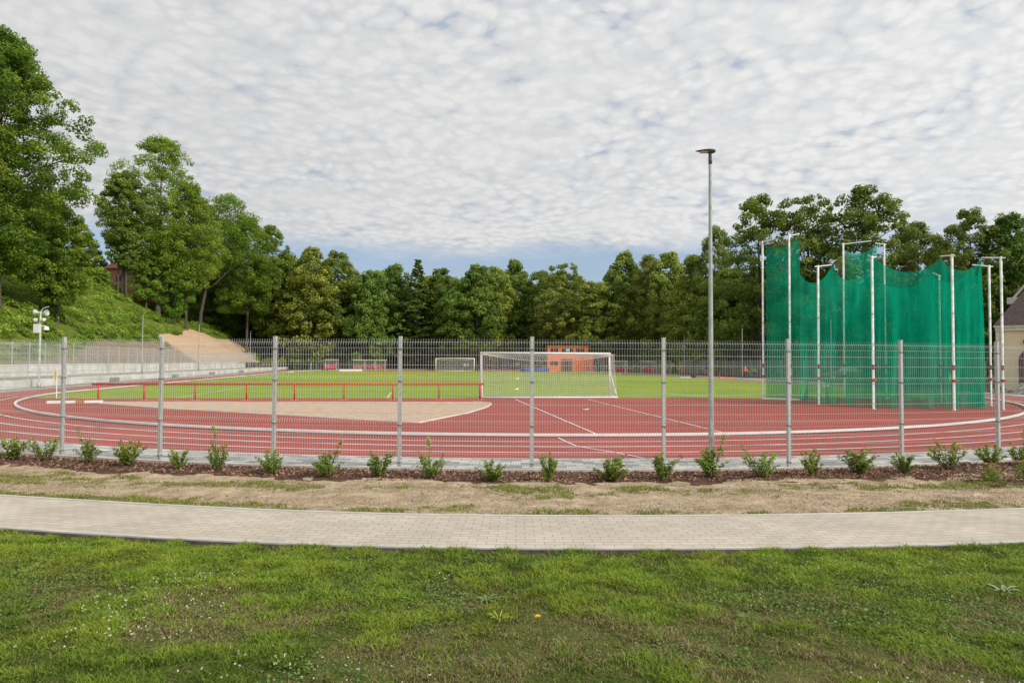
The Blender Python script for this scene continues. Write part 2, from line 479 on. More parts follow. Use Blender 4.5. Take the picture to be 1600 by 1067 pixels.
def dup(root, loc, rz=0, label=None, group=None, scale=None):
    r = root.copy(); COL.objects.link(r); r.location = loc; r.rotation_euler = (0, 0, rz)
    if scale: r.scale = scale
    if label: r['label'] = label
    if group: r['group'] = group
    for ch in list(root.children):
        c = ch.copy(); COL.objects.link(c); c.parent = r
        for g in list(ch.children):
            d = g.copy(); COL.objects.link(d); d.parent = c
    return r


def structure(name, me):
    o = link(name, me); o['kind'] = 'structure'; return o


# ------------------------------------------------------------------ ground sheets
R0, LW, REDGE, RF, S = 27.72, .975, 31.60, 33.09, 73.7


def drift(th):
    """the path swings slightly in towards the track at the left"""
    return -.27*sstep(math.radians(-10), math.radians(-21), th)


def ringr(x, y):
    r = np.hypot(x, y); return r-drift(np.arctan2(x, -np.asarray(y)))*sstep(36.4, 37.2, r)


def polar(r, th):  # th measured from the near apex (-Y), positive to the right
    if r > 36.4: r = r+float(drift(th)*sstep(36.4, 37.2, r))
    return (r*math.sin(th), -r*math.cos(th))


def ring_sheet(name, rs, zs, th0, th1, n, mat, jitter=0):
    """sheet between radii around the near bend, with arc-length UVs"""
    V = []; UV = []; F = []
    m = len(rs)
    rm = sum(rs)/m
    for i in range(n+1):
        th = th0+(th1-th0)*i/n
        for j, (r, z) in enumerate(zip(rs, zs)):
            x, y = polar(r, th)
            zz = z(x, y) if callable(z) else z
            V.append((x, y, zz)); UV.append((th*rm, r))
    for i in range(n):
        for j in range(m-1):
            a = i*m+j; F.append((a, a+1, a+m+1, a+m))
    me = bpy.data.meshes.new(name); me.from_pydata(V, [], F); me.update()
    uv = me.uv_layers.new(name='uv')
    for l in me.loops: uv.data[l.index].uv = UV[l.vertex_index]
    me.materials.append(mat)
    return me


def stadium_pts(r, n=96):
    pts = []
    for i in range(n+1):
        th = -PI/2+PI*i/n; pts.append(polar(r, th))
    for i in range(n+1):
        th = -PI/2+PI*i/n; pts.append((r*math.cos(PI*i/n), S+r*math.sin(PI*i/n)))
    return pts


def stadium_strip(mb, ra, rb, z, n=160):
    a = stadium_pts(ra, n); b = stadium_pts(rb, n); k = len(a)
    vs = [(x, y, z) for x, y in a] + [(x, y, z) for x, y in b]
    fs = [(i, k+i, k+(i+1) % k, (i+1) % k) for i in range(k)]
    mb.add(vs, fs)


# earth out to the horizon
mb = MB(); mb.add([(-2500, -2500, -.06), (2500, -2500, -.06), (2500, 2500, -.06), (-2500, 2500, -.06)], [(0, 1, 2, 3)])
structure('ground', mb.mesh('ground', M['ground']))
mb = MB(); p = stadium_pts(REDGE, 120); mb.add([(x, y, 0) for x, y in p], [tuple(range(len(p)))])
structure('running_track', mb.mesh('running_track', M['track']))
# pitch: straight ends, sides follow the kerb
gl = [at(x, 622) for x in (60, 600, 1190)]
k = (gl[2].y-gl[0].y)/(gl[2].x-gl[0].x); k0 = gl[1].y-k*gl[1].x
poly = []
RG = R0-.12
for i in range(81):
    x = -RG+2*RG*i/80; y = k*x+k0
    if x*x+y*y < RG*RG: poly.append((x, y))
arcR = [(math.sqrt(RG*RG-y*y), y) for y in np.linspace(poly[-1][1]+.3, 0, 14)]
arcL = [(-math.sqrt(RG*RG-y*y), y) for y in np.linspace(0, poly[0][1]+.3, 14)]
farR = [(RG*math.cos(a), S+RG*math.sin(a)) for a in np.linspace(0, math.asin(9.0/RG), 10)]
poly = poly+arcR+farR+[(-x, y) for x, y in farR[::-1]]+arcL
mb = MB(); mb.add([(x, y, .004) for x, y in poly], [tuple(range(len(poly)))])
structure('pitch', mb.mesh('pitch', M['pitch']))
# grey paved strip all the way round, wider pavement on the right side and beyond the far bend
V = ring_sheet('pavement', [REDGE-.01, 33.26], [.004, .004], -PI/2, PI/2, 160, M['strip'])
structure('pavement', V)
mb = MB(); mb.add([(REDGE-.01, 0, -.004), (35.2, 0, -.004), (35.2, S, -.004), (REDGE-.01, S, -.004)], [(0, 1, 2, 3)])
mb.add([(-33.7, 0, -.004), (-REDGE+.01, 0, -.004), (-REDGE+.01, S, -.004), (-33.7, S, -.004)], [(0, 1, 2, 3)])
n = 60; a = [(REDGE*math.cos(PI*i/n), S+REDGE*math.sin(PI*i/n)) for i in range(n+1)]; b = [(33.7*math.cos(PI*i/n), S+33.7*math.sin(PI*i/n)) for i in range(n+1)]
mb.add([(x, y, -.004) for x, y in a+b], [(i, n+1+i, n+2+i, i+1) for i in range(n)])
structure('side_pavement', mb.mesh('side_pavement', M['walk']))
# white markings on the track
mb = MB()
for i in range(1, 4): stadium_strip(mb, R0+LW*i-.03, R0+LW*i+.05, .007)
stadium_strip(mb, REDGE-.05, REDGE+.0, .007)


def strip_line(mb, pts, w, z):
    pts = [Vector((p[0], p[1], 0)) for p in pts]; vs = []
    for i, p in enumerate(pts):
        d = (pts[min(i+1, len(pts)-1)]-pts[max(i-1, 0)]).normalized(); nn = Vector((-d.y, d.x, 0))*w/2
        vs += [(p.x+nn.x, p.y+nn.y, z), (p.x-nn.x, p.y-nn.y, z)]
    mb.add(vs, [(2*i, 2*i+1, 2*i+3, 2*i+2) for i in range(len(pts)-1)])


strip_line(mb, [at(805, 624), at(940, 682)], .06, .011)
strip_line(mb, [at(918, 624), at(1145, 680)], .06, .011)
strip_line(mb, [at(x, y) for x, y in ((872, 684), (884, 690), (900, 697), (930, 702.5), (960, 707), (1010, 717))], .05, .011)
strip_line(mb, [(-22.6, -12.6), (-24.6, -12.75)], .06, .011)
structure('track_marking', mb.mesh('track_marking', M['linewhite']))
mb = MB()
gy = -7.9
for x in (-25.4, 26.1): strip_line(mb, [(x, gy), (x, 81.6)], .07, .009)
for x in (-18.4+.2, 18.9): strip_line(mb, [(x-1.4*(x < 0), gy), (x-1.4*(x < 0), gy+16.5)], .1, .009)
strip_line(mb, [(-19.6, gy+16.5), (18.9, gy+16.5)], .1, .013)
for x in (-8.55, 9.3): strip_line(mb, [(x, gy-.8), (x, gy+5.5)], .1, .009)
strip_line(mb, [(-8.55, gy+5.5), (9.3, gy+5.5)], .1, .013)
strip_line(mb, [(-25.4, 81.6), (26.1, 81.6)], .1, .013)
strip_line(mb, [(-25.4, gy), (-22.4, gy)], .1, .013)
structure('pitch_marking', mb.mesh('pitch_marking', mottled('faded_lime', (.42, .47, .26), (.62, .66, .48), 6, .9)))
# sand sector
sp = [(-22.2, -10.75), (-12, -11.5), (-4.2, -12.3), (-3.75, -12.7), (-3.5, -13.4), (-3.55, -14.4), (-3.95, -16.2), (-5.0, -19.2), (-6.94, -23.1), (-9.0, -21.75), (-12.2, -19.35), (-17.55, -15.65), (-21.3, -12.4)]
mb = MB(); mb.add([(x, y, .008) for x, y in sp[::-1]], [tuple(range(len(sp)))])
structure('sand_pit', mb.mesh('sand_pit', M['sand']))
mb = MB()
ed = [Vector((x, y, 0)) for x, y in sp[2:]]
for a, b in zip(ed[:-1], ed[1:]):
    d = b-a; mb.box(((a.x+b.x)/2, (a.y+b.y)/2, .02), (d.length+.02, .05, .035), rot=math.atan2(d.y, d.x))
tag(mb.obj('sand_edging', M['white']), 'thin white raised edging around the tan sand sector', 'edging')


# ------------------------------------------------------------------ ground outside the fence
def zlawn(x, y):
    r = ringr(x, y)
    return .115+.385*np.clip((r-38.7)/6.3, 0, 1)**1.15 + .03*(fbm(np.asarray(x)*.9, np.asarray(y)*.9, 3)-.5)*np.clip((r-38.7)/.8, 0, 1)


TH0, TH1 = math.radians(-52), math.radians(34)
nring = 120
structure('planting_bed', ring_sheet('planting_bed', [33.34, 33.7, 34.3, 34.75, 35.1], [.03, .06, .083, .066, .02], TH0, TH1, nring, M['mulch']))


def zverge(x, y):
    r = ringr(x, y)
    return .07+.05*np.clip((r-35)/2.2, 0, 1)+.05*(fbm(np.asarray(x)*1.7, np.asarray(y)*1.7, 5)-.5)*np.clip((37.2-r)/.3, 0, 1)+.03*(fbm(np.asarray(x)*7, np.asarray(y)*7, 6, 3)-.5)*np.clip((37.2-r)/.15, 0, 1)


rs = list(np.linspace(34.45, 37.22, 40))
structure('verge', ring_sheet('verge', rs, [lambda x, y: float(zverge(x, y))]*len(rs), TH0, TH1, 520, M['verge']))
structure('path', ring_sheet('path', [37.27, 38.60], [.150, .150], TH0, TH1, 160, M['path']))
rs = list(np.linspace(38.66, 52, 60))
structure('lawn', ring_sheet('lawn', rs, [lambda x, y: float(zlawn(x, y))-.005]*len(rs), TH0, TH1, 260, M['lawn']))


def ring_kerb(r0, r1, z0, z1):
    n = 160; mb = MB()
    for i in range(n+1):
        th = TH0+(TH1-TH0)*i/n
        vs = [(*polar(r, th), z) for r, z in ((r0, z0), (r0, z1), (r1, z1), (r1, z0))]
        mb.v += vs
    mb.f += [(i*4+j, i*4+(j+1) % 4, (i+1)*4+(j+1) % 4, (i+1)*4+j) for i in range(n) for j in range(4)]
    return mb


structure('pavement_kerb', ring_kerb(33.265, 33.335, -.05, .075).mesh('pavement_kerb', M['kerbstone']))
structure('path_kerb', ring_kerb(37.215, 37.266, 0, .158).mesh('path_kerb', M['kerbstone']))
structure('path_kerb', ring_kerb(38.604, 38.65, 0, .156).mesh('path_kerb', M['kerbstone']))
structure('path_kerb', ring_kerb(38.651, 38.672, 0, .142).mesh('path_kerb', mottled('kerb_shade', (.07, .055, .05), (.13, .105, .09), 12, .95)))  # dark strip along the lawn side: the kerb's shadow line put into its colour

# kerb rail around the infield
kr = thing('track_kerb', 'low white raised kerb rail around the inner edge of the red track', 'kerb', (0, -R0, 0))
mb = MB(); a = stadium_pts(R0-.045, 160); b = stadium_pts(R0+.045, 160); kk = len(a)
for z, pts in ((.035, a), (.10, a), (.10, b), (.035, b)): mb.v += [(x, y+R0, z) for x, y in pts]
mb.f += [(j*kk+i, ((j+1) % 4)*kk+i, ((j+1) % 4)*kk+(i+1) % kk, j*kk+(i+1) % kk) for j in range(4) for i in range(kk)]
mb.obj('rail', M['white'], kr)
mb = MB(); ngap = int(PI*R0/.135)  # dark blocks stand in for the shaded gaps beneath the rail
for i in range(ngap):
    th = -PI/2+PI*(i+.5)/ngap; x, y = polar(R0+.012, th); mb.box((x, y+R0, .019), (.075, .085, .036), rot=th)
tag(mb.obj('gap_shade', M['clip'], kr), kind='stuff')


# ------------------------------------------------------------------ grass, chips, flowers (uncountable stuff)
def blades_mesh(name, P, h, w, colb, colt, lean=.5):
    n = len(P)
    ang = RNG.uniform(0, 2*PI, n); dirx, diry = np.cos(ang), np.sin(ang)
    la = RNG.uniform(0, 2*PI, n); ll = RNG.uniform(.15, 1, n)*lean*h
    lx, ly = np.cos(la)*ll, np.sin(la)*ll
    w = w*RNG.uniform(.7, 1.3, n)
    V = np.zeros((n, 5, 3))
    for j, (s, t, ww) in enumerate(((-1, 0, 1), (1, 0, 1), (-1, .55, .8), (1, .55, .8), (0, 1, 0))):
        V[:, j, 0] = P[:, 0]+dirx*s*w*ww/2+lx*t**1.8
        V[:, j, 1] = P[:, 1]+diry*s*w*ww/2+ly*t**1.8
        V[:, j, 2] = P[:, 2]+h*t*(1-.25*lean*t)
    C = np.ones((n, 5, 4))
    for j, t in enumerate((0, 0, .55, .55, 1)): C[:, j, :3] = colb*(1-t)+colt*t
    base = (np.arange(n)*5)[:, None]
    idx = (base+np.array([[0, 1, 3, 2, 2, 3, 4]])).ravel()
    nper = np.tile([4, 3], n)
    return np_mesh(name, V.reshape(-1, 3), idx, nper, M['blade'], {'col': C.reshape(-1, 4)})


def view_points(n, d0, d1, pw=1.0, margin=.6):
    d = d0+(d1-d0)*RNG.uniform(0, 1, n)**pw
    X = RNG.uniform(-1, 1, n)*(.80*d+margin)
    x = CAM.x+E1.x*X+E2.x*d; y = CAM.y+E1.y*X+E2.y*d
    return x, y, d, X


def lerp3(a, b, t): return np.asarray(a)[None, :]*(1-t)[:, None]+np.asarray(b)[None, :]*t[:, None]


# lawn
x, y, d, X = view_points(850000, 2.4, 7.9, .95, 2.4)
r = ringr(x, y)
edge = np.maximum(38.63, 38.70+.62*(fbm(x*2.6, y*2.6, 31)-.47))
ok = (r > edge)
bare = fbm(x*1.5+9, y*1.5, 21, 5)            # dry or bare places
cell = fbm(x*4.2, y*4.2, 91, 4)              # tufts a hand or two wide
lush = fbm(x*.6+40, y*.6+3, 77, 4)
near = np.exp(-((r-39.35)/.75)**2)
dens = np.clip(.40+.8*sstep(.36, .58, cell+.25*(lush-.5)-.35*(bare-.5)+.10*near), 0, 1)
bite = np.exp(-(((X-.15)/.5)**2+((r-38.78)/.16)**2))+.6*np.exp(-(((X+2.2)/.9)**2+((r-38.72)/.10)**2))   # sandy bites in the lawn edge
dens = dens*(1-.95*np.clip(bite, 0, 1))
ok &= RNG.uniform(0, 1, len(x)) < dens
x, y, d, X, r, bare, lush, cell, near = [q[ok] for q in (x, y, d, X, r, bare, lush, cell, near)]
z = zlawn(x, y)-.006
fine = fbm(x*9, y*9, 5, 3)
h = (.011+.036*sstep(.35, .7, cell)+.018*fine+.020*near)*RNG.uniform(.55, 1.45, len(x))
dry = sstep(.41, .58, bare+.45*(.5-cell)+.08*RNG.normal(0, 1, len(x)))*(1-.8*near)
isdry = RNG.uniform(0, 1, len(x)) < dry*.8+.08
light = np.clip(.47+1.1*(lush-.5)+1.6*(cell-.5)+RNG.normal(0, .2, len(x))+.34*near+.8*(fine-.5), 0, 1)
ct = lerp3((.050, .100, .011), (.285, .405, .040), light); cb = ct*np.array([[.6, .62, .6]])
yel = fbm(x*2.1+70, y*2.1, 15, 3) > .60
ct[yel] = ct[yel]*np.array([[1.18, 1.02, 1.0]])
dt = lerp3((.20, .16, .07), (.46, .37, .20), RNG.uniform(0, 1, len(x)))
ct[isdry] = dt[isdry]; cb[isdry] = dt[isdry]*.7
h[isdry] *= .7
h *= 1+.5*np.exp(-((r-38.72)/.08)**2)
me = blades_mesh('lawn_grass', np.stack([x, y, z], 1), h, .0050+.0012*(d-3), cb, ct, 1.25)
tag(link('lawn_grass', me), 'short patchy green and dry grass of the foreground lawn', 'grass', kind='stuff')

# tufts on the sandy verge
def band_points(n, ra, rb):
    th = RNG.uniform(TH0*.98, TH1*.98, n); r = RNG.uniform(ra, rb, n); rq = r+drift(th)*sstep(36.4, 37.2, r); return rq*np.sin(th), -rq*np.cos(th), r


x, y, r = band_points(420000, 34.6, 37.2)
g = .62*fbm(x*1.1, y*1.8, 55, 4)+.38*fbm(x*5.5, y*5.5, 56, 3)+.13*np.exp(-((r-36.98)/.26)**2)+.10*np.exp(-((r-35.3)/.28)**2)-.10*np.exp(-((r-36.2)/.4)**2)-.2*(r < 34.9)
ok = RNG.uniform(0, 1, len(x)) < sstep(.51, .70, g)*.85+.008
x, y, r, g = x[ok], y[ok], r[ok], g[ok]
z = zverge(x, y)-.004
fi = fbm(x*7, y*7, 8, 3)
h = (.018+.11*np.clip(fi-.25, 0, 1)*sstep(.5, .68, g))*RNG.uniform(.5, 1.4, len(x))
l = np.clip(RNG.normal(.5, .25, len(x))+(fi-.5)*1.2, 0, 1)
ct = lerp3((.12, .18, .02), (.34, .42, .055), l)
dr = RNG.uniform(0, 1, len(x)) < .25
ct[dr] = lerp3((.30, .24, .11), (.50, .41, .25), l[dr])
me = blades_mesh('verge_grass', np.stack([x, y, z], 1), h, .010, ct*.7, ct, 1.0)
tag(link('verge_grass', me), 'thin grass tufts scattered over the sandy verge beside the path', 'grass', kind='stuff')
# dead straw and crumbs of soil lying on it
x, y, r = band_points(150000, 34.75, 37.19)
ok = RNG.uniform(0, 1, len(x)) < sstep(.32, .62, fbm(x*1.3, y*2.6, 66, 5)); x, y = x[ok], y[ok]; n = len(x)
l = np.clip(RNG.normal(.5, .3, n), 0, 1); ct = lerp3((.20, .14, .085), (.60, .50, .36), l)
me = blades_mesh('dead_straw', np.stack([x, y, zverge(x, y)+.001], 1), RNG.uniform(.006, .03, n), .011, ct*.9, ct, 2.6)
tag(link('dead_straw', me), 'dead straw and soil crumbs strewn over the sandy verge', 'straw', kind='stuff')


x, y, r = band_points(5200, 34.85, 37.18); n = len(x); sz = .004+.018*RNG.uniform(0, 1, n)**4
V = np.array([[1, 0, 0], [0, 1, 0], [-1, 0, 0], [0, -1, 0], [0, 0, .8], [0, 0, -.8]])[None]*sz[:, None, None]*RNG.uniform(.6, 1.3, (n, 6, 1))
V = V+np.stack([x, y, zverge(x, y)+.002], 1)[:, None, :]
fi = np.array([0, 1, 4, 1, 2, 4, 2, 3, 4, 3, 0, 4, 1, 0, 5, 2, 1, 5, 3, 2, 5, 0, 3, 5])
cc_ = np.repeat(np.concatenate([lerp3((.13, .09, .06), (.52, .43, .33), RNG.uniform(0, 1, n)), np.ones((n, 1))], 1)[:, None, :], 6, 1)
me = np_mesh('soil_clods', V.reshape(-1, 3), (np.arange(n)[:, None]*6+fi[None]).ravel(), 3, M['chip'], {'col': cc_.reshape(-1, 4)})
tag(link('soil_clods', me), 'small stones and clods of earth lying on the sandy verge', 'stones', kind='stuff')


def cards_mesh(name, P, Nn, size, asp, mat, colors=None, attr='col', tone=None, spin=None):
    """one leaf-shaped quad per point; Nn normals"""
    n = len(P)
    Nn = Nn/np.maximum(np.linalg.norm(Nn, axis=1, keepdims=True), 1e-6)
    a = RNG.normal(0, 1, (n, 3)) if spin is None else spin
    U = np.cross(Nn, a); U /= np.maximum(np.linalg.norm(U, axis=1, keepdims=True), 1e-6)
    W = np.cross(Nn, U)
    s = size[:, None] if isinstance(size, np.ndarray) else size
    V = np.stack([P+U*s*.5, P+W*s*.5*asp+U*s*.06, P-U*s*.5, P-W*s*.5*asp+U*s*.06], 1)
    if colors is not None: c = np.concatenate([colors, np.ones((n, 1))], 1)
    else: c = np.stack([tone, tone, tone, np.ones(n)], 1)
    C = np.repeat(c[:, None, :], 4, 1)
    return np_mesh(name, V.reshape(-1, 3), np.arange(n*4), 4, mat, {attr: C.reshape(-1, 4)})


# bark chips on the planting bed (wider at the right end)
x, y, r = band_points(85000, 33.36, 36.1)
th = np.arctan2(x, -y)
out = 34.60+.35*(fbm(th*40, th*0, 3)-.45)+.9*sstep(math.radians(1.5), math.radians(5), th)
ok = (r < out)
x, y, r = x[ok], y[ok], r[ok]
n = len(x)
zz = np.interp(r, [33.34, 33.7, 34.3, 35.1, 36.2], [.035, .06, .078, .09, .12])+RNG.uniform(0, .022, n)
t = RNG.uniform(0, 1, n)**1.35
col = lerp3((.060, .030, .020), (.46, .28, .19), t)*RNG.uniform(.7, 1.25, (n, 1))
nv = RNG.normal(0, .45, (n, 3)); nv[:, 2] += 1
me = cards_mesh('bark_mulch', np.stack([x, y, zz], 1), nv, RNG.uniform(.025, .075, n), .42, M['chip'], colors=col)
tag(link('bark_mulch', me), 'brown bark mulch covering the planting bed along the fence', 'mulch', kind='stuff')
# soil under the right end of the bed
structure('planting_bed', ring_sheet('planting_bed', [35.0, 35.3, 35.62], [.082, .094, .10], math.radians(3.2), TH1, 40, M['mulch']))

# white clover heads in the lawn
x, y, d, X = view_points(4200, 2.9, 6.9, .8)
cl = fbm(x*.9+4, y*.9, 71, 3); r = ringr(x, y)
ok = (r > 38.95) & ((RNG.uniform(0, 1, len(x)) < sstep(.56, .72, cl)*.7) | ((X > 2) & (r < 39.5) & (RNG.uniform(0, 1, len(x)) < .28)))
x, y = x[ok], y[ok]; n = len(x); kq = 5
PX = np.repeat(np.stack([x, y, zlawn(x, y)+RNG.uniform(.035, .06, n)], 1), kq, 0)+RNG.normal(0, .0028, (n*kq, 3))
me = cards_mesh('clover_flowers', PX, RNG.normal(0, 1, (n*kq, 3))+[0, 0, .5], .0095, .8, M['chip'], colors=np.tile([[.66, .63, .52]], (n*kq, 1))*RNG.uniform(.8, 1.05, (n*kq, 1)))
tag(link('clover_flowers', me), 'tiny white clover heads dotted through the lawn', 'clover', kind='stuff')


# clover leaves close to the ground
x, y, d, X = view_points(85000, 2.5, 7.2, .9, 2.0); r = ringr(x, y)
cv = fbm(x*1.3+4, y*1.3, 71, 3)*.7+fbm(x*5, y*5, 72, 3)*.3
ok = (r > 38.9) & (RNG.uniform(0, 1, len(x)) < sstep(.50, .62, cv)); x, y = x[ok], y[ok]; n = len(x)
nv = RNG.normal(0, .35, (n, 3)); nv[:, 2] += 1
l = RNG.uniform(0, 1, n)
me = cards_mesh('clover_leaves', np.stack([x, y, zlawn(x, y)+RNG.uniform(.008, .04, n)], 1), nv, RNG.uniform(.013, .024, n), .9, M['blade'], colors=lerp3((.08, .16, .03), (.20, .32, .07), l))
tag(link('clover_leaves', me), 'round clover leaves growing low between the lawn grass', 'clover', kind='stuff')


# weeds one can point at
def leaf_strip(pts, wid, col=None):
    """a bent blade: returns verts and faces"""
    vs = []; fs = []
    for i, (p, w) in enumerate(zip(pts, wid)):
        d = (Vector(pts[min(i+1, len(pts)-1)])-Vector(pts[max(i-1, 0)])).normalized()
        sd = d.cross(Vector((0, 0, 1)));
        if sd.length < 1e-4: sd = Vector((1, 0, 0))
        sd.normalize(); p = Vector(p)
        vs += [p-sd*w/2+Vector((0, 0, w*.18)), p, p+sd*w/2+Vector((0, 0, w*.18))]
    for i in range(len(pts)-1):
        fs += [(3*i, 3*i+1, 3*i+4, 3*i+3), (3*i+1, 3*i+2, 3*i+5, 3*i+4)]
    return vs, fs


def weed(px, py, label, nl, L, w, mat, seed, rise=.5):
    rnd = random.Random(seed)
    p = at(px, py, .2)
    for _ in range(6): p = at(px, py, float(zlawn(p.x, p.y)))
    t = thing('weed', label, 'weed', (p.x, p.y, p.z-.01))
    mb = MB()
    for i in range(nl):
        a = 2*PI*i/nl+rnd.uniform(-.3, .3); l = L*rnd.uniform(.7, 1.15); up = rise*rnd.uniform(.6, 1.3)
        pts = [(math.cos(a)*l*t_, math.sin(a)*l*t_, l*(up*t_-up*.65*t_*t_)+.012) for t_ in (0.04, .25, .5, .75, 1)]
        v, f = leaf_strip(pts, [w*.3, w*.75, w, w*.8, w*.05]); mb.add(v, f)
    mb.obj('leaves', mat, t)


wm1 = mottled('weed_leaf', (.10, .17, .03), (.17, .25, .05), 40, .5)
wm2 = mottled('pale_weed_leaf', (.20, .27, .14), (.28, .36, .20), 40, .6)
wm3 = mottled('yellow_weed_leaf', (.22, .28, .03), (.32, .36, .05), 40, .6)
weed(1566, 926, 'pale rosette weed with upright leaves at the right side of the lawn', 8, .12, .03, wm2, 1, .9)
weed(760, 940, 'bright green weed with long leaves in the middle of the lawn', 8, .10, .022, wm1, 2, .8)
weed(780, 972, 'yellowish tuft weed near the single yellow flower', 14, .10, .008, wm3, 3, 1.3)
weed(58, 888, 'broad leaved weed at the left edge of the lawn near the path', 7, .11, .03, wm1, 4, .6)
weed(1165, 970, 'fresh green tuft weed right of the lawn centre', 16, .09, .009, wm1, 5, 1.2)
p = at(840, 962, .3)
for _ in range(6): p = at(840, 962, float(zlawn(p.x, p.y))+.05)
fl = thing('yellow_flower', 'single yellow flower standing in the foreground lawn', 'flower', (p.x, p.y, p.z-.05))
mb = MB(); mb.tube([(0, 0, 0), (.003, 0, .03), (0, .002, .05)], .0015, 5); mb.obj('stem', M['stem'], fl)
mb = MB()
for kq in range(26):
    a = kq*2.4; l = .004+.014*(kq/26); mb.box((math.cos(a)*l, math.sin(a)*l, .054-.006*(kq/26)), (.013, .004, .002), rot=a, ry=-.35)
mb.obj('petals', mottled('yellow_petal', (.85, .55, .01), (.9, .65, .02), 80, .6), fl)


# ------------------------------------------------------------------ shrubs in front of the fence
def shrub_meshes(seed, H, W, dense, tall=None):
    rg = np.random.default_rng(seed); mb = MB(); P = []; Nn = []; sz = []; tn = []
    ns = int(12+dense*9)
    for i in range(ns):
        a = rg.uniform(0, 2*PI); out = W*.5*rg.uniform(.15, 1.0); hh = H*rg.uniform(.45, .95)*(1-.25*out/W)
        if tall is not None and i == 0: a, out, hh = tall
        b = Vector((math.cos(a)*.03, math.sin(a)*.03, 0)); tip = Vector((math.cos(a)*out, math.sin(a)*out, hh))
        mid = (b+tip)*.5+Vector((0, 0, hh*.12))
        pts = [b, b*.5+mid*.5+Vector((0, 0, -.01)), mid, mid*.5+tip*.5+Vector((0, 0, hh*.03)), tip]
        mb.tube(pts, [.006, .005, .004, .003, .0015], 5)
        nl = int((26+28*dense)*(.6+hh/H*.6))
        for j in range(nl):
            t = rg.uniform(.22, 1.0); q = t*4; kk_ = min(int(q), 3); fr = q-kk_
            p = pts[kk_].lerp(pts[kk_+1], fr); az = rg.uniform(0, 2*PI); l = rg.uniform(.012, .05)*(1.15-.4*t)
            P.append((p.x+math.cos(az)*l, p.y+math.sin(az)*l, p.z+rg.uniform(-.01, .03)))
            Nn.append((math.cos(az)*.5+rg.normal(0, .4), math.sin(az)*.5+rg.normal(0, .4), .7+rg.normal(0, .3)))
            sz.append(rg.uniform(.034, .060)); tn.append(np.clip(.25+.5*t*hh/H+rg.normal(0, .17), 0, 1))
    P = np.array(P); P[:, 2] = np.maximum(P[:, 2], .01)
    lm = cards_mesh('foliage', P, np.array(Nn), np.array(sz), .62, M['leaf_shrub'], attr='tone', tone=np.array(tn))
    return mb.mesh('stems', M['stem']), lm


SHV = [shrub_meshes(100+i, .52, .62, dn, tl) for i, (dn, tl) in enumerate(((.9, None), (.6, (.5, .22, .66)), (.75, None), (.45, (2.6, .33, .55)), (1.0, None), (.55, (1.0, .1, .7)), (.7, (3.0, .34, .4))))]
shr = [  # px, base y, width scale, height scale, variant, label
 (20, 719, 1.0, 1.0, 4, 'dense shrub nearest the left edge of the bed'),
 (73, 719, 1.0, 1.02, 3, 'loose shrub touching the left side of the leftmost fence post'),
 (137, 725, 1.0, 1.0, 1, 'spreading shrub just right of the leftmost fence post'),
 (200, 728, .95, 1.05, 4, 'bushy shrub left of the second fence post from the left'),
 (279, 734, .8, .9, 0, 'small round shrub just right of the second fence post from the left'),
 (340, 737, .75, 1.15, 5, 'upright narrow shrub midway between the second and third fence posts'),
 (424, 741, 1.0, .95, 2, 'shrub standing right before the third fence post from the left'),
 (510, 746, 1.15, 1.0, 1, 'wide shrub between the third and fourth fence posts'),
 (592, 747, .85, .95, 0, 'compact shrub just left of the fourth fence post'),
 (675, 749, 1.1, 1.15, 5, 'shrub with one tall shoot just right of the fourth fence post'),
 (767, 752, .85, .75, 2, 'low shrub left of the centre fence post below the goal'),
 (856, 755, .75, 1.0, 4, 'upright dense shrub just right of the centre fence post'),
 (953, 752, 1.1, .98, 0, 'broad shrub midway between the centre post and the post left of the tall lamp'),
 (1035, 751, 1.1, 1.0, 6, 'sprawling shrub in front of the fence post left of the tall lamp'),
 (1110, 747, 1.2, 1.1, 1, 'large shrub growing at the foot of the tall lamp post'),
 (1192, 748, 1.05, 1.1, 3, 'loose shrub between the tall lamp post and the next fence post'),
 (1271, 744, .85, 1.0, 2, 'rounded shrub just right of the fence post under the net gate'),
 (1340, 740, 1.15, .95, 6, 'low wide shrub left of the fence post in front of the green net'),
 (1414, 740, 1.0, .9, 0, 'shrub in front of the fence post before the green net'),
 (1483, 734, 1.15, 1.05, 3, 'open branching shrub left of the rightmost fence post'),
 (1548, 727, 1.25, .85, 2, 'shrub at the foot of the rightmost fence post behind the pink flowered one'),
 (1594, 728, .95, 1.2, 5, 'tall shoot shrub cut by the right edge of the photo')]
for i, (px, py, ws, hs, vv, lb) in enumerate(shr):
    p = at(px, py, .06)
    t = thing('shrub', lb, 'shrub', (p.x, p.y, .055), 1.7*i, 'young shrubs planted along the fence')
    t.scale = (ws*(1.0+.16*math.sin(i*2.7)), ws*(1.0+.16*math.sin(i*2.7)), hs*(1.0+.08*math.sin(i*4.1)))
    link('stems', SHV[vv][0], t); link('foliage', SHV[vv][1], t)


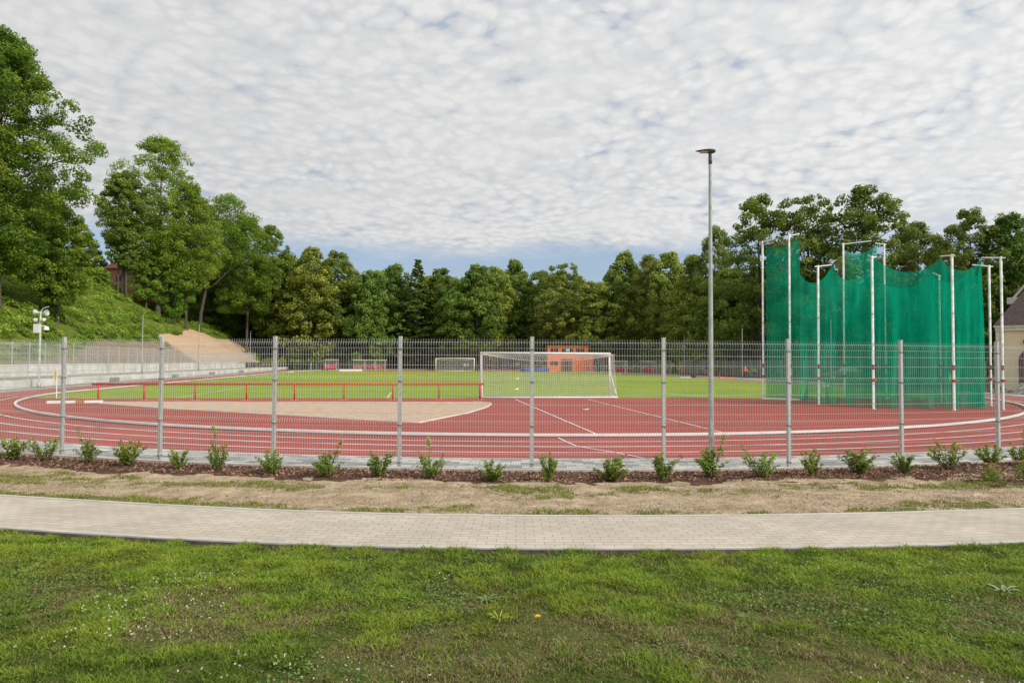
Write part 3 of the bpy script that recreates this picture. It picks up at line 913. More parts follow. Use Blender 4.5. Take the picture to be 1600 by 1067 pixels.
def spirea(px, py, s, label, seed):
    rg = np.random.default_rng(seed); p = at(px, py, .1)
    t = thing('spirea', label, 'flowering shrub', (p.x, p.y, .09), 0, 'pink flowered shrubs at the right end of the bed')
    n = 650; dv = rg.normal(0, 1, (n, 3)); dv[:, 2] = np.abs(dv[:, 2]); dv /= np.linalg.norm(dv, axis=1, keepdims=True)
    P = dv*rg.uniform(.35, 1, (n, 1))**.5*np.array([[.15*s, .15*s, .28*s]])
    P[:, 2] += .01
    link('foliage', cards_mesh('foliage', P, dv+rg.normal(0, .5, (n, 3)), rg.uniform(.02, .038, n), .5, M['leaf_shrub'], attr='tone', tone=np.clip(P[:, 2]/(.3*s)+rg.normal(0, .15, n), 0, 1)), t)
    mb = MB()
    for i in range(9):
        a = i*.7; mb.tube([(0, 0, 0), (math.cos(a)*.05*s, math.sin(a)*.05*s, .15*s), (math.cos(a)*.1*s, math.sin(a)*.1*s, .27*s)], [.004, .003, .002], 5)
    mb.obj('stems', M['stem'], t)
    for i in range(9):
        a = i*2.4; rr = .04+.10*s*math.sqrt(i/9)
        c = np.array([math.cos(a)*rr, math.sin(a)*rr, .31*s-.4*rr+rg.uniform(-.01, .02)])
        Q = c+np.clip(rg.normal(0, 1, (70, 3)), -1.5, 1.5)*[[.016, .016, .006]]
        link('bloom', cards_mesh('bloom', Q, rg.normal(0, .6, Q.shape)+[0, 0, 1], .013, .8, M['bloom'], attr='tone', tone=rg.uniform(0, 1, len(Q))), t)


spirea(1549, 751, 1.0, 'small shrub with pink flower heads in front of the rightmost fence post', 5)
spirea(1601, 746, 1.05, 'pink flowered shrub half cut off at the right edge of the bed', 6)


# ------------------------------------------------------------------ mesh fences
def fence_panel(W, H, folds, nv=50, wire=.0035, hz=(), depth=.035, wh=None):
    """welded wire panel in the local XZ plane, centred on x; folds bulge to -Y"""
    zs = [(0.04, 0)]
    for f in folds: zs += [(f-.055, 0), (f, -depth), (f+.055, 0)]
    zs += [(H, 0)]
    zs = sorted(zs)
    mb = MB()
    for i in range(nv):
        x = -W/2+W*(i+.5)/nv; o = len(mb.v)
        for z, yy in zs:
            mb.v += [(x-wire, yy, z), (x, yy-wire, z), (x+wire, yy, z), (x, yy+wire, z)]
        for kq in range(len(zs)-1):
            for j in range(4): mb.f.append((o+kq*4+j, o+kq*4+(j+1) % 4, o+kq*4+4+(j+1) % 4, o+kq*4+4+j))
    w2 = wh or wire*1.1
    hl = [(z, 0) for z in hz]
    for f in folds: hl += [(f-.055, 0), (f+.055, 0)]
    for z, yy in hl: mb.box((0, yy+.006, z), (W, w2*2, w2*2))
    return mb.mesh('mesh_panel', M['wire'])


NEAR_PANEL = fence_panel(2.44, 2.42, (2.305, 1.655, .835, .13), 49, .0027, (2.12, 1.93, 1.39, 1.20, 1.02, .62, .44, .28), wh=.0030)
SPACING = 2*math.asin(2.48/2/RF)
TH4 = -.0016-math.atan2(.14769, .98903)
fence = thing('mesh_fence', 'grey welded mesh fence with steel posts curving along the near bend', 'fence', (*polar(RF, TH4), 0))
fo = fence.location.copy()
pm = MB(); pm.box((0, 0, 1.24), (.065, .065, 2.48), bev=.006); POSTM = pm.mesh('post', M['steel'])
pm = MB(); pm.box((0, 0, 2.487), (.071, .071, .02), bev=.01); CAPM = pm.mesh('cap', M['steel'])
pm = MB(); pm.box((0, 0, 0), (.074, .080, .018), bev=.008); pm.v += []; CLIPM = pm.mesh('clip', M['clip'])
for kq in range(-8, 9):
    th = TH4+kq*SPACING; x, y = polar(RF, th)
    po = link('post', POSTM, fence); po.location = (x-fo.x, y-fo.y, 0); po.rotation_euler = (0, 0, th)
    link('cap', CAPM, po)
    for zc in (2.25, 1.65, .83, .13): link('clip', CLIPM, po).location = (0, 0, zc)
    if kq < 8:
        tm = th+SPACING/2; x, y = polar(RF*math.cos(SPACING/2)+.045, tm)
        pn = link('mesh_panel', NEAR_PANEL, fence); pn.location = (x-fo.x, y-fo.y, .03); pn.rotation_euler = (0, 0, tm)


def long_fence(name, label, pts, H, z0, cat='fence', every=2.5, wire=.006, nv=25, z1=None):
    """straight runs of the same panels and posts between the given points"""
    base = Vector((pts[0][0], pts[0][1], z0))
    t = thing(name, label, cat, base)
    pan = fence_panel(every-.06, H, tuple(H*f for f in (.93, .5, .1)), nv, wire, (H*.3, H*.72), wh=.006)
    pb = MB(); pb.box((0, 0, H/2+.03), (.07, .07, H+.06)); post = pb.mesh('post', M['steel'])
    first = True
    for a, b in zip(pts[:-1], pts[1:]):
        a = Vector((a[0], a[1], 0)); b = Vector((b[0], b[1], 0)); L = (b-a).length; n = max(1, round(L/every)); dd = (b-a)/n; ang = math.atan2(dd.y, dd.x)
        for i in range(n+1):
            if i == 0 and not first: continue
            q = a+dd*i; o = link('post', post, t); o.location = (q.x-base.x, q.y-base.y, 0); o.rotation_euler = (0, 0, ang)
            if i < n:
                q = a+dd*(i+.5); o = link('mesh_panel', pan, t); o.location = (q.x-base.x, q.y-base.y, 0); o.rotation_euler = (0, 0, ang); o.scale = (dd.length/every, 1, 1)
        first = False
    return t


# ------------------------------------------------------------------ lamps
def lamp_tree():
    t = thing('street_lamp', 'tall grey lamp post right behind the near fence', 'lamp', (0, 0, 0))
    H = 6.12
    mb = MB(); mb.lathe((0, 0, 0), [(.054, 0), (.054, 1.3), (.050, 1.32), (.043, 3.2), (.030, H-.05), (.030, H)], 16); mb.lathe((0, 0, 0), [(.09, 0), (.09, .02), (.055, .021)], 16)
    mb.obj('pole', M['pole'], t, True)
    mb = MB(); mb.box((0, -.052, .75), (.05, .012, .32), bev=.01); mb.obj('hatch', M['steel'], t)
    mb = MB(); mb.lathe((0, 0, 0), [(.034, H-.10), (.036, H-.02), (.033, H+.12), (.030, H+.17)], 14); mb.box((.032, 0, H-.05), (.02, .02, .05)); mb.obj('socket', M['head'], t, True)
    # leaf shaped head reaching to -X
    mb = MB(); secs = [(-.29, .012, .010, 0.0), (-.24, .05, .014, .002), (-.14, .095, .022, .004), (-.05, .115, .04, 0), (.03, .11, .05, -.004), (.085, .075, .045, -.006), (.105, .03, .02, -.006)]
    n = 12
    for x, w, hh, dz in secs:
        for j in range(n):
            a = 2*PI*j/n; zz = math.sin(a)*hh*(.75 if math.sin(a) > 0 else .8)
            mb.v.append((x, math.cos(a)*w, H+.17+dz+zz))
    mb.f += [(i*n+j, i*n+(j+1) % n, (i+1)*n+(j+1) % n, (i+1)*n+j) for i in range(len(secs)-1) for j in range(n)]
    mb.f += [tuple(range(n)), tuple(range((len(secs)-1)*n+n-1, (len(secs)-1)*n-1, -1))]
    mb.obj('lamp_head', M['head'], t, True)
    mb = MB(); mb.box((-.10, 0, H+.146), (.2, .13, .012), bev=.03); mb.obj('lens', M['glass_lens'], t)
    return t


lamp = lamp_tree()
p = at(1111, 729)
for py_ in np.linspace(735, 690, 200):
    p = at(1111.5, py_)
    if math.hypot(p.x, p.y) < 32.45: break
lamp.location = (p.x, p.y, .004); lamp.rotation_euler = (0, 0, math.radians(-12))
g = 'lamp posts around the track'
lamp['group'] = g
for (px, py, face, lb) in (
        (228, 592, 1, 'lamp post on the low wall nearest the loudspeaker mast'), (317, 586, 1, 'lamp post before the orange soil cut on the left bank'),
        (375, 580.5, 1, 'lamp post past the orange soil cut on the left bank'), (437, 577, 1, 'farthest lamp post on the left beside the third fence post'),
        (1069, 586, -1, 'far lamp post left of the tall near lamp beside a person in orange'), (1160, 592, -1, 'lamp post near the person in the orange vest'),
        (1299, 600, -1, 'lamp post seen through the green net behind the brown car')):
    p = at(px, py)
    z = 0
    if face == 1 and p.x < -32: z = .5; p.x = -34.9
    o = dup(lamp, (p.x, p.y, z), PI if face == 1 else 0, lb, g)
    o.scale = (1.15, 1.15, 1.02)

# loudspeaker and camera mast
p = at(66, 606); p.x = -33.0
ms = thing('loudspeaker_mast', 'mast with white loudspeakers and a dome camera on the left', 'mast', (p.x, p.y, 0))
mb = MB(); mb.lathe((0, 0, 0), [(.13, 0), (.13, .35), (.075, .36), (.07, 5.3), (.05, 5.32)], 12); mb.obj('pole', M['pole'], ms, True)
rt = math.atan2(E1.y, E1.x)


def horn(side, zc, yaw):
    mb = MB(); prof = [(.21, .24), (.22, .26), (.18, .16), (.10, .04), (.06, -.09), (.06, -.2), (.04, -.22)]
    mb.lathe((0, 0, 0), prof, 16, 'X'); o = mb.obj('horn', M['steel'], ms, True)
    o.rotation_euler = (0, -.15, yaw); v = (E1*(side*.20)); o.location = (v.x, v.y, zc); return o


horn(-1, 5.25, rt+PI+.12); horn(1, 5.22, rt-.12)
mb = MB(); mb.tube([(0, 0, 5.3), (E1.x*.15, E1.y*.15, 5.55), (E1.x*.55, E1.y*.55, 5.68)], .035, 8); mb.obj('bracket', M['steel'], ms)
for sd in (-1, 1):
    mb = MB(); mb.lathe((0, 0, 0), [(.05, -.16), (.09, -.12), (.12, .0), (.13, .1), (.10, .11)], 14, 'Y'); o = mb.obj('floodlight', M['white_dirty'], ms, True)
    o.location = tuple(E1*(sd*.28)-E2*.1)[:2]+(4.75,); o.rotation_euler = (-.3, 0, PI+rt-sd*.4)
mb = MB(); c = E1*-.22; mb.box((c.x, c.y, 4.15), (.42, .25, .62), rot=rt, bev=.02); mb.obj('control_box', M['white_dirty'], ms)
mb = MB(); mb.tube([(0, 0, 4.3), tuple(E1*.38)[:2]+(4.32,)], .035, 8); mb.lathe((E1.x*.42, E1.y*.42, 4.0), [(.1, .28), (.13, .24), (.17, .1), (.17, .04)], 14); mb.obj('camera_housing', M['white'], ms)
mb = MB(); mb.lathe((E1.x*.42, E1.y*.42, 3.86), [(.02, -.02), (.09, .02), (.14, .1), (.15, .19)], 14); mb.obj('camera_dome', M['dark'], ms, True)


# ------------------------------------------------------------------ hammer cage
cage = thing('hammer_cage', 'green netted throwing cage with tall white posts on the right', 'throwing cage', (0, 0, 0))


def wf(X, Y):
    """survey offsets (right of, ahead of the camera) to field coordinates"""
    q = CAM+E1*X+E2*Y; return Vector((q.x, q.y, 0))


PA, PB, PC, PD = wf(13.83, 35.95), wf(14.92, 35.05), wf(14.94, 31.81), wf(15.99, 28.92)
PE, PF, PG, PH = wf(19.16, 37.65), wf(21.1, 36.9), wf(22.93, 34.97), wf(19.19, 28.39)
PI_, PJ = wf(23.08, 31.5), wf(21.73, 28.93)
CEN = wf(19.0, 32.3)
cage.location = (CEN.x, CEN.y, 0)
TIP = {}
redm = mottled('red_band', (.42, .02, .03), (.5, .04, .05), 20, .6)


def cage_post(key, P, H, target, arm=.72, tail=.16, thick=.052):
    d = (target-P); d.normalize(); l = P-CEN
    mb = MB(); mb.lathe((0, 0, 0), [(thick*1.7, 0), (thick*1.7, .015), (thick, .02), (thick, H), (thick*.7, H+.01)], 12)
    o = mb.obj('post', M['white_dirty'], cage, True); o.location = (l.x, l.y, 0)
    a0 = Vector((0, 0, H-.05))-d*tail-Vector((0, 0, .02)); a1 = Vector((0, 0, H-.05))+d*arm+Vector((0, 0, .09))
    mb = MB(); mb.tube([a0, a1], .033, 8); mb.obj('arm', M['white'], o)
    for zc, hh, rr in ((1.28, .12, 1.5), (1.85, .22, 1.04), (4.2, .03, 1.08)):
        mb = MB(); mb.lathe((0, 0, zc-hh/2), [(thick*rr, 0), (thick*rr, hh)], 12)
        if rr == 1.5: mb.box((thick+.02, 0, zc), (.14, .07, .08))
        mb.obj('red_band', redm, o)
    TIP[key] = P+d*arm
    return o


for key, P in (('C', PC), ('D', PD), ('G', PG), ('H', PH), ('I', PI_), ('J', PJ)): cage_post(key, P, 6.78, CEN)
cage_post('A', PA, 8.72, PB+(PB-PA)*.1, .62); cage_post('B', PB, 8.92, wf(16.2, 35.2), .55, .05)
cage_post('E', PE, 8.95, PF, 1.45, .1); cage_post('F', PF, 8.8, PE, .45, .12)
# base frames of the two gates
mb = MB()
for a, b in ((wf(13.65, 35.7), wf(15.35, 34.85)), (wf(19.0, 37.3), wf(21.2, 36.7))):
    d = b-a; m_ = (a+b)/2-CEN; mb.box((m_.x, m_.y, .07), (d.length, .11, .09), rot=math.atan2(d.y, d.x))
mb.obj('gate_base', M['white'], cage)


def net_strip(nm, stations, gather=0.0, seed=0):
    """hanging net through a list of (point, top z); sag between stations; soft vertical folds"""
    rg = random.Random(seed); nx, nz = 26, 22
    cols = []
    for i in range(len(stations)-1):
        (a, za, sg), (b, zb, _) = stations[i], stations[i+1]
        d = (b-a); L = d.length; nn = Vector((-d.y, d.x, 0)).normalized()
        for j in range(nx+(1 if i == len(stations)-2 else 0)):
            t = j/nx; q = a.lerp(b, t)
            droop = sg*4*t*(1-t); droop = sg*(1-abs(2*t-1)**2.2)
            cols.append((q, za*(1-t)+zb*t-droop, nn, t, L, i))
    vs = []
    for ci, (q, zt, nn, t, L, i) in enumerate(cols):
        for kq in range(nz+1):
            s = kq/nz; z = zt*(1-s)
            env = 4*t*(1-t)
            fold = .13*math.sin(ci*.9+seed+.8*math.sin(ci*.23))*(.04+.96*s)+.13*math.sin(ci*.41+s*1.6+seed*2)*env*(.1+.9*s)
            belly = .18*env*math.sin(PI*min(1, s*1.05))
            bot = (.10*math.sin(ci*1.7+seed)+.07*math.sin(ci*.6))*max(0, s-.88)/.12
            zz = z+.012 if kq < nz else .012+.02*abs(math.sin(ci*.8))
            if s > .86: zz += .10*max(0, math.sin(ci*.55+seed))**4*(s-.86)/.14
            pp = q+nn*(fold+belly*-.6+bot)
            vs.append((pp.x-CEN.x, pp.y-CEN.y, zz))
    n1 = nz+1
    fs = [(c*n1+kq, (c+1)*n1+kq, (c+1)*n1+kq+1, c*n1+kq+1) for c in range(len(cols)-1) for kq in range(nz)]
    mb = MB(); mb.add(vs, fs); return mb.obj(nm, M['net'], cage, True)


zt = 6.74
Bn = wf(15.45, 34.95)
Fn = wf(20.75, 37.0)
net_strip('net', [(Bn, 6.75, .62), (TIP['C'], zt, .85), (TIP['D'], zt, .62), (TIP['H'], zt, .55), (TIP['J'], zt, .6), (TIP['I'], zt, .62), (TIP['G'], zt, .6), (Fn, zt, 0)], seed=3)
net_strip('gate_net', [(wf(13.98, 35.85), 8.45, .35), (Bn, 8.85, 0)], seed=5)
net_strip('gate_net', [(wf(19.25, 37.6), 8.55, .32), (Fn, 8.75, 0)], seed=8)
mb = MB()
a = PA-CEN; b = TIP['B']-CEN
mb.tube([(a.x+.3, a.y-.2, 8.7), ((a.x+b.x)/2, (a.y+b.y)/2, 8.86), (b.x, b.y, 8.93)], .012, 5); mb.obj('rope', M['white'], cage)


# ------------------------------------------------------------------ goals
def net_grid(mb, A, B, C_, D_, nu, nv, r, sag=None):
    """twine grid on the bilinear patch A-B (top) to D-C (bottom)"""
    A, B, C_, D_ = map(Vector, (A, B, C_, D_))
    def P(u, v):
        p = A.lerp(B, u).lerp(D_.lerp(C_, u), v)
        if sag: p = p+sag(u, v)
        return p
    for i in range(nu+1): mb.tube([P(i/nu, j/8) for j in range(9)], r, 3, False)
    for j in range(nv+1): mb.tube([P(i/16, j/nv) for i in range(17)], r, 3, False)


def goal(name, label, loc, rz, r=.0045, w=.055):
    """mouth in the local XZ plane at y=0 facing +Y, net box towards -Y"""
    t = thing(name, label, 'goal', loc, rz)
    hw, H, dt, db = 3.72, 2.44, 1.0, 1.45
    for s in (-1, 1):
        mb = MB(); mb.lathe((s*hw, 0, 0), [(w, 0), (w, H+w)], 14); mb.obj('post', M['white'], t, True)
    mb = MB(); mb.tube([(-hw-w, 0, H+w), (hw+w, 0, H+w)], w, 14); mb.obj('crossbar', M['white'], t, True)
    mb = MB(); mb.tube([(-hw-.05, -db, .05), (hw+.05, -db, .05)], .05, 10); mb.obj('back_bar', M['white'], t, True)
    for s in (-1, 1):
        mb = MB(); mb.tube([(s*hw, 0, .05), (s*(hw+.02), -db, .05)], .045, 10); mb.obj('side_bar', M['white'], t, True)
        mb = MB(); mb.tube([(s*hw, 0, H), (s*(hw+.02), -dt*.92, H-.02)], .022, 8); mb.tube([(s*hw, -.05, 1.6), (s*(hw+.02), -.7, .75), (s*(hw+.03), -db, .06)], .03, 8); mb.obj('net_support', M['white'], t, True)
        mb = MB(); mb.box((s*(hw+.02), -dt*.92, H), (.07, .09, .07)); mb.obj('net_hook', M['red'], t)
    mb = MB()
    dr = lambda u: .36*(1-abs(2*u-1)**2.0)
    net_grid(mb, (-hw, -dt, H-.05), (hw, -dt, H-.05), (hw, -db, .06), (-hw, -db, .06), 62, 20, r, lambda u, v: Vector((0, .05*math.sin(u*23)*v, -dr(u)*(1-v))))
    net_grid(mb, (-hw, 0, H), (hw, 0, H), (hw, -dt, H-.05), (-hw, -dt, H-.05), 62, 8, r, lambda u, v: Vector((0, 0, -dr(u)*v)))
    for s in (-1, 1): net_grid(mb, (s*hw, 0, H), (s*hw, -dt, H-.05), (s*hw, -db, .06), (s*hw, 0, .06), 9, 20, r)
    mb.obj('net', mottled('net_twine', (.74, .72, .72), (.82, .8, .8), 9, .7), t)
    mb = MB(); mb.tube([(-hw+2*hw*i/24, -dt, H-.05-dr(i/24)) for i in range(25)], .014, 5); mb.obj('net_rope', mottled('pink_rope', (.6, .32, .32), (.75, .6, .6), 20, .7), t)
    return t


gp0, gp1 = at(752, 620.2), at(952, 620)
goal('football_goal', 'near white football goal seen from behind its net', ((gp0.x+gp1.x)/2, (gp0.y+gp1.y)/2-.02, 0), math.radians(-1))
fp0, fp1 = at(679, 580), at(742.6, 580)
goal('football_goal', 'distant white football goal at the far end of the pitch', ((fp0.x+fp1.x)/2, 81.5, 0), PI, .006, .065)

# red railing
t = thing('railing', 'long low red railing standing before the near edge of the pitch', 'railing', (-13, -10.35, 0))
rp = [at(x, y) for x, y in ((154, 626.2), (224, 626.2), (303, 626), (383, 626), (459, 625.6), (536, 625.4), (613, 625.1), (686, 624.8), (750, 624.4))]
rp = [Vector((p.x, -10.15-.25*(p.x+22.4)/18.7*.4-.1, 0)) for p in rp]
o0 = Vector(t.location)
mb = MB(); a = rp[0]+(rp[0]-rp[1])*.14-o0; b = rp[-1]+(rp[-1]-rp[-2])*.10-o0
mb.tube([(a.x, a.y, .82), (b.x, b.y, .82)], .055, 10); mb.obj('top_rail', M['red'], t, True)
for p in rp:
    q = p-o0
    mb = MB(); mb.tube([(q.x, q.y, .012), (q.x, q.y, .80)], .045, 10); o = mb.obj('post', M['red'], t, True)
    mb = MB(); mb.box((q.x, q.y, .016), (.42, .5, .022), bev=.03); mb.obj('base_plate', mottled('faded_red', (.5, .1, .08), (.62, .2, .17), 9, .6), o)

# long white board beside the sand
a, b = at(74, 630.5), at(160, 629.5)
t = thing('white_board', 'long low white board lying at the left end of the sand', 'board', ((a.x+b.x)/2, (a.y+b.y)/2, .012))
d = b-a; mb = MB(); mb.box((0, 0, .055), (d.length, .28, .11), rot=math.atan2(d.y, d.x), bev=.02); mb.obj('beam', M['white'], t)
mb = MB(); mb.box((.25, -.07, .056), (.34, .16, .125), rot=math.atan2(d.y, d.x)); mb.obj('clay_block', mottled('brown_clay', (.3, .17, .08), (.4, .24, .12), 9, .8), t)
p = at(915, 640); t = thing('marker_plate', 'small white plate lying on the red track before the near goal', 'plate', (p.x, p.y, .006))
mb = MB(); mb.box((0, 0, .012), (.26, .17, .02), rot=.3, bev=.05); mb.box((.12, .04, .03), (.05, .05, .03), rot=.3); mb.obj('plate', M['white'], t)


def flag(px, py, label, mat, yaw, Hp=1.55, fl=True):
    p = at(px, py); t = thing('corner_flag', label, 'flag', (p.x, p.y, .004), yaw)
    mb = MB(); mb.lathe((0, 0, 0), [(.03, 0), (.022, .02), (.02, Hp), (.012, Hp+.02)], 10); mb.obj('pole', M['white'], t, True)
    mb = MB(); vs = []; fs = []
    for i in range(9):
        for j in range(6):
            u = i/8; v = j/5; z = Hp-.02-.5*v*(1-.35*u)-.26*u; vs.append((.02+.2*u, .05*math.sin(u*5+v*3)*u, z))
    fs = [(i*6+j, (i+1)*6+j, (i+1)*6+j+1, i*6+j+1) for i in range(8) for j in range(5)]
    mb.add(vs, fs); mb.obj('cloth', mat, t, True)


flag(88, 622.5, 'yellow corner flag on a white pole at the left corner of the pitch', M['yellow'], 2.6)
flag(1483, 621, 'yellow green corner flag seen through the green net', M['lime'], .2)
p = atd(486, 127.5); p2 = at(486, 579.5)
flag(486, 579.5, 'distant yellow corner flag at the far left of the pitch', M['yellow'], 1.5)

# small loose things on the pitch
for (px, py, lb) in ((808, 592, 'small white board lying on the pitch seen through the near goal'), (808-1, 609, 'white plate on the near grass inside the goal view'), (454, 581.5, 'white board lying at the far left edge of the pitch'),
                     (968, 584.6, 'white board lying on the grass before the right shelter'), (1290, 604, 'white board on the grass behind the green net')):
    p = at(px, py); t = thing('ground_board', lb, 'board', (p.x, p.y, .004)); s = {592: .5, 609: .32}.get(py, 1.0 if px < 900 else .8)
    mb = MB(); mb.box((0, 0, .05), (.9*s, .35*s, .09), bev=.04); mb.box((.2*s, 0, .12), (.3*s, .25*s, .05), bev=.03); mb.obj('board', M['white'], t)
for (px, py, L, lb) in ((556, 582.5, 6, 'orange training pole lying on the far grass below the white barrier'), (505, 603, 5, 'orange pole lying on the grass behind the middle of the red railing'),
                        (615, 587.3, 6, 'thin orange pole lying on the grass left of the far goal'), (678, 586, 1.5, 'short orange marker on the grass under the far goal')):
    p = at(px, py); t = thing('training_pole', lb, 'pole', (p.x, p.y, .03), -.1)
    mb = MB(); mb.tube([(-L/2, 0, .03), (0, .05, .03), (L/2, 0, .03)], .03, 6); mb.box((-L/2, 0, .03), (.12, .12, .06)); mb.obj('pole', M['pinemarker'], t)
p = at(1072, 591); t = thing('start_block', 'white and black starting block on the grass edge right of the shelters', 'block', (p.x, p.y, .004))
mb = MB(); mb.box((0, 0, .08), (1.6, .3, .1)); mb.obj('rail', M['white'], t)
mb = MB(); mb.box((.95, 0, .2), (.5, .4, .38), ry=.4); mb.obj('pedal', M['rubber'], t)
p = at(1131, 591.5); t = thing('tool_heap', 'orange and red tools lying on the far pavement edge', 'tools', (p.x, p.y, .004))
mb = MB(); mb.box((.3, 0, .1), (1.9, .35, .16), ry=.04, bev=.1); mb.obj('sack', M['orange2'], t); mb = MB(); mb.lathe((-.6, 0, 0), [(.2, 0), (.2, .04), (.1, .05), (.05, .6), (.03, .62)], 10); mb.obj('cone', M['brightred'], t)


# ------------------------------------------------------------------ team shelters, mats, barrier
def shelter(px, py, w, label, round_=False, rz=0):
    p = at(px, py); t = thing('team_shelter', label, 'shelter', (p.x, p.y, .0), rz, 'team shelters around the pitch')
    hw = w/2
    mb = MB()
    for s in (-1, 1):
        prof = [(s*hw, .45, 0), (s*hw, .5, 1.3), (s*hw, .25, 1.85), (s*hw, -.35, 2.05)]
        mb.tube(prof, .035, 8); mb.tube([(s*hw, -.3, 0), (s*hw, -.35, 2.05)], .03, 8); mb.tube([(s*hw, -.3, .06), (s*hw, .45, .06)], .03, 8)
    for y, z in ((.5, 1.3), (.25, 1.85), (-.35, 2.05)): mb.tube([(-hw, y, z), (hw, y, z)], .028, 8)
    mb.obj('frame', M['white_dirty'], t)
    mb = MB(); pts = [(.46, .3), (.5, 1.3), (.26, 1.86)]
    for (y0, z0), (y1, z1) in zip(pts[:-1], pts[1:]): mb.add([(-hw, y0, z0), (hw, y0, z0), (hw, y1, z1), (-hw, y1, z1)], [(0, 1, 2, 3)])
    if round_:
        for s in (-1, 1): mb.add([(s*hw*.99, -.3, .1), (s*hw*.99, .45, .1), (s*hw*.99, .5, 1.3), (s*hw*.99, .25, 1.85), (s*hw*.99, -.33, 2.03)], [(0, 1, 2, 3, 4)])
    mb.obj('panel', M['clear'], t)
    mb = MB(); mb.box((0, -.05, 2.03), (w+.5, .95, .07), rx=-.18, bev=.03); mb.obj('canopy', M['white_dirty'], t)
    ns = max(3, int(w/.55))
    for i in range(ns):
        x = -hw+.25+(w-.5)*i/(ns-1)
        mb = MB(); mb.box((x, .12, .45), (.46, .42, .07), bev=.06); mb.box((x, .33, .66), (.46, .06, .42), rx=-.15); mb.tube([(x, .12, 0), (x, .12, .42)], .03, 6); mb.obj('seat', M['brightred'], t)
    return t


shelter(517, 579, 2.2, 'leftmost far shelter with red seats left of the white barrier', False, .3)
shelter(561, 579.6, 2.1, 'far shelter with red seats right behind the white barrier', True, .25)
shelter(577, 579.4, 2.0, 'middle far shelter with a flat white canopy and red seats', False, .2)
shelter(594, 579.6, 1.9, 'rightmost of the far left shelters beside the flat canopy one', True, .2)
shelter(966, 583, 3.2, 'rounded clear shelter with red seats right of the near goal', True, -.9)
shelter(1013, 584, 2.4, 'shelter with pale canopy and red seats left of the tall lamp', False, -1.0)
a, b = at(530, 580), at(566, 580); t = thing('white_barrier', 'low white barrier at the far left of the pitch before the shelters', 'barrier', ((a.x+b.x)/2, (a.y+b.y)/2, 0))
mb = MB(); mb.box((0, 0, .17), ((b-a).length, .3, .30), rot=math.atan2((b-a).y, (b-a).x), bev=.05); mb.box((0, 0, .34), ((b-a).length*.98, .2, .05), rot=math.atan2((b-a).y, (b-a).x)); mb.obj('body', M['white'], t)
for i, (x0, x1) in enumerate(((816, 836), (837, 857))):
    a, b = at(x0, 581), at(x1, 581); t = thing('landing_mat', ('left' if i == 0 else 'right')+' blue landing mat beside the orange hut', 'mat', ((a.x+b.x)/2, (a.y+b.y)/2+.8, 0))
    an = math.atan2((b-a).y, (b-a).x); w = (b-a).length-.06
    mb = MB(); mb.box((0, 0, .38), (w, 2.2, .64), rot=an, bev=.12); mb.obj('mat', M['blue'], t)
    mb = MB(); mb.box((0, 0, .725), (w*.97, 2.1, .04), rot=an, bev=.1); mb.obj('cover', mottled('mat_cover', (.10, .12, .2), (.16, .18, .26), 3, .6), t)

# orange two-storey hut
a, b = at(855.5, 580), at(919.5, 580); D = 130.0
a = atd(855.5, D); b = atd(919.5, D); c = (a+b)/2
an = math.atan2((b-a).y, (b-a).x); w = (b-a).length
hut = thing('orange_hut', 'orange two storey timekeeping hut behind the near goal', 'hut', (c.x, c.y, 0), an)
ztop = zat(888, 541.5, D)
mb = MB(); mb.box((0, 1.6, ztop*.5), (w, 3.2, ztop)); mb.obj('wall', M['orange'], hut)
mb = MB(); mb.box((0, 1.6, ztop+.06), (w+.25, 3.5, .14)); mb.obj('roof', mottled('orange_trim', (.72, .17, .04), (.85, .24, .07), 5, .5), hut)
mb = MB(); mb.box((w/2+.45-.01, 1.2, 1.75), (.9, 2.3, 3.5)); mb.obj('side_bay', M['orange'], hut)
for x0, x1 in ((800, 878), (920, 1035), (1066, 1150)):
    f0 = (x0-768)/427-.5; f1 = (x1-768)/427-.5; zc = zat(888, 547.3, D)
    mb = MB(); mb.box(((f0+f1)/2*w, -.03, zc), ((f1-f0)*w, .08, .85)); o = mb.obj('window', M['dark'], hut)
    if x0 == 920: mb = MB(); mb.box(((f0+f1)/2*w, -.09, zc+.05), (.8, .06, .6), bev=.1); mb.obj('pane', M['paleblue'], o)
    else: mb = MB(); mb.box(((f0+f1)/2*w, -.085, zc), (.07, .05, .85)); mb.obj('frame', M['orange'], o)
z0, z1 = zat(888, 570.5, D), zat(888, 564, D)
mb = MB(); mb.box((-.34*w, -.03, (z0+z1)/2), (.19*w, .08, z1-z0)); o = mb.obj('window', M['dark'], hut); mb = MB(); mb.box((-.34*w, -.085, (z0+z1)/2), (.06, .05, z1-z0)); mb.obj('frame', M['orange'], o)
mb = MB(); mb.box((-.035*w, -.03, 1.25), (.27*w, .09, 2.5)); mb.obj('door', mottled('dark_brown_door', (.05, .02, .012), (.09, .035, .02), 4, .6), hut)
mb = MB(); mb.box((.3*w, -.05, 2.62), (.42*w, .10, .07)); mb.box((.3*w, -.05, .2), (.42*w, .10, .1)); mb.box((.12*w, -.05, 1.4), (.08, .10, 2.3)); mb.obj('trim', mottled('pale_orange_trim', (.8, .3, .1), (.9, .38, .16), 5, .6), hut)


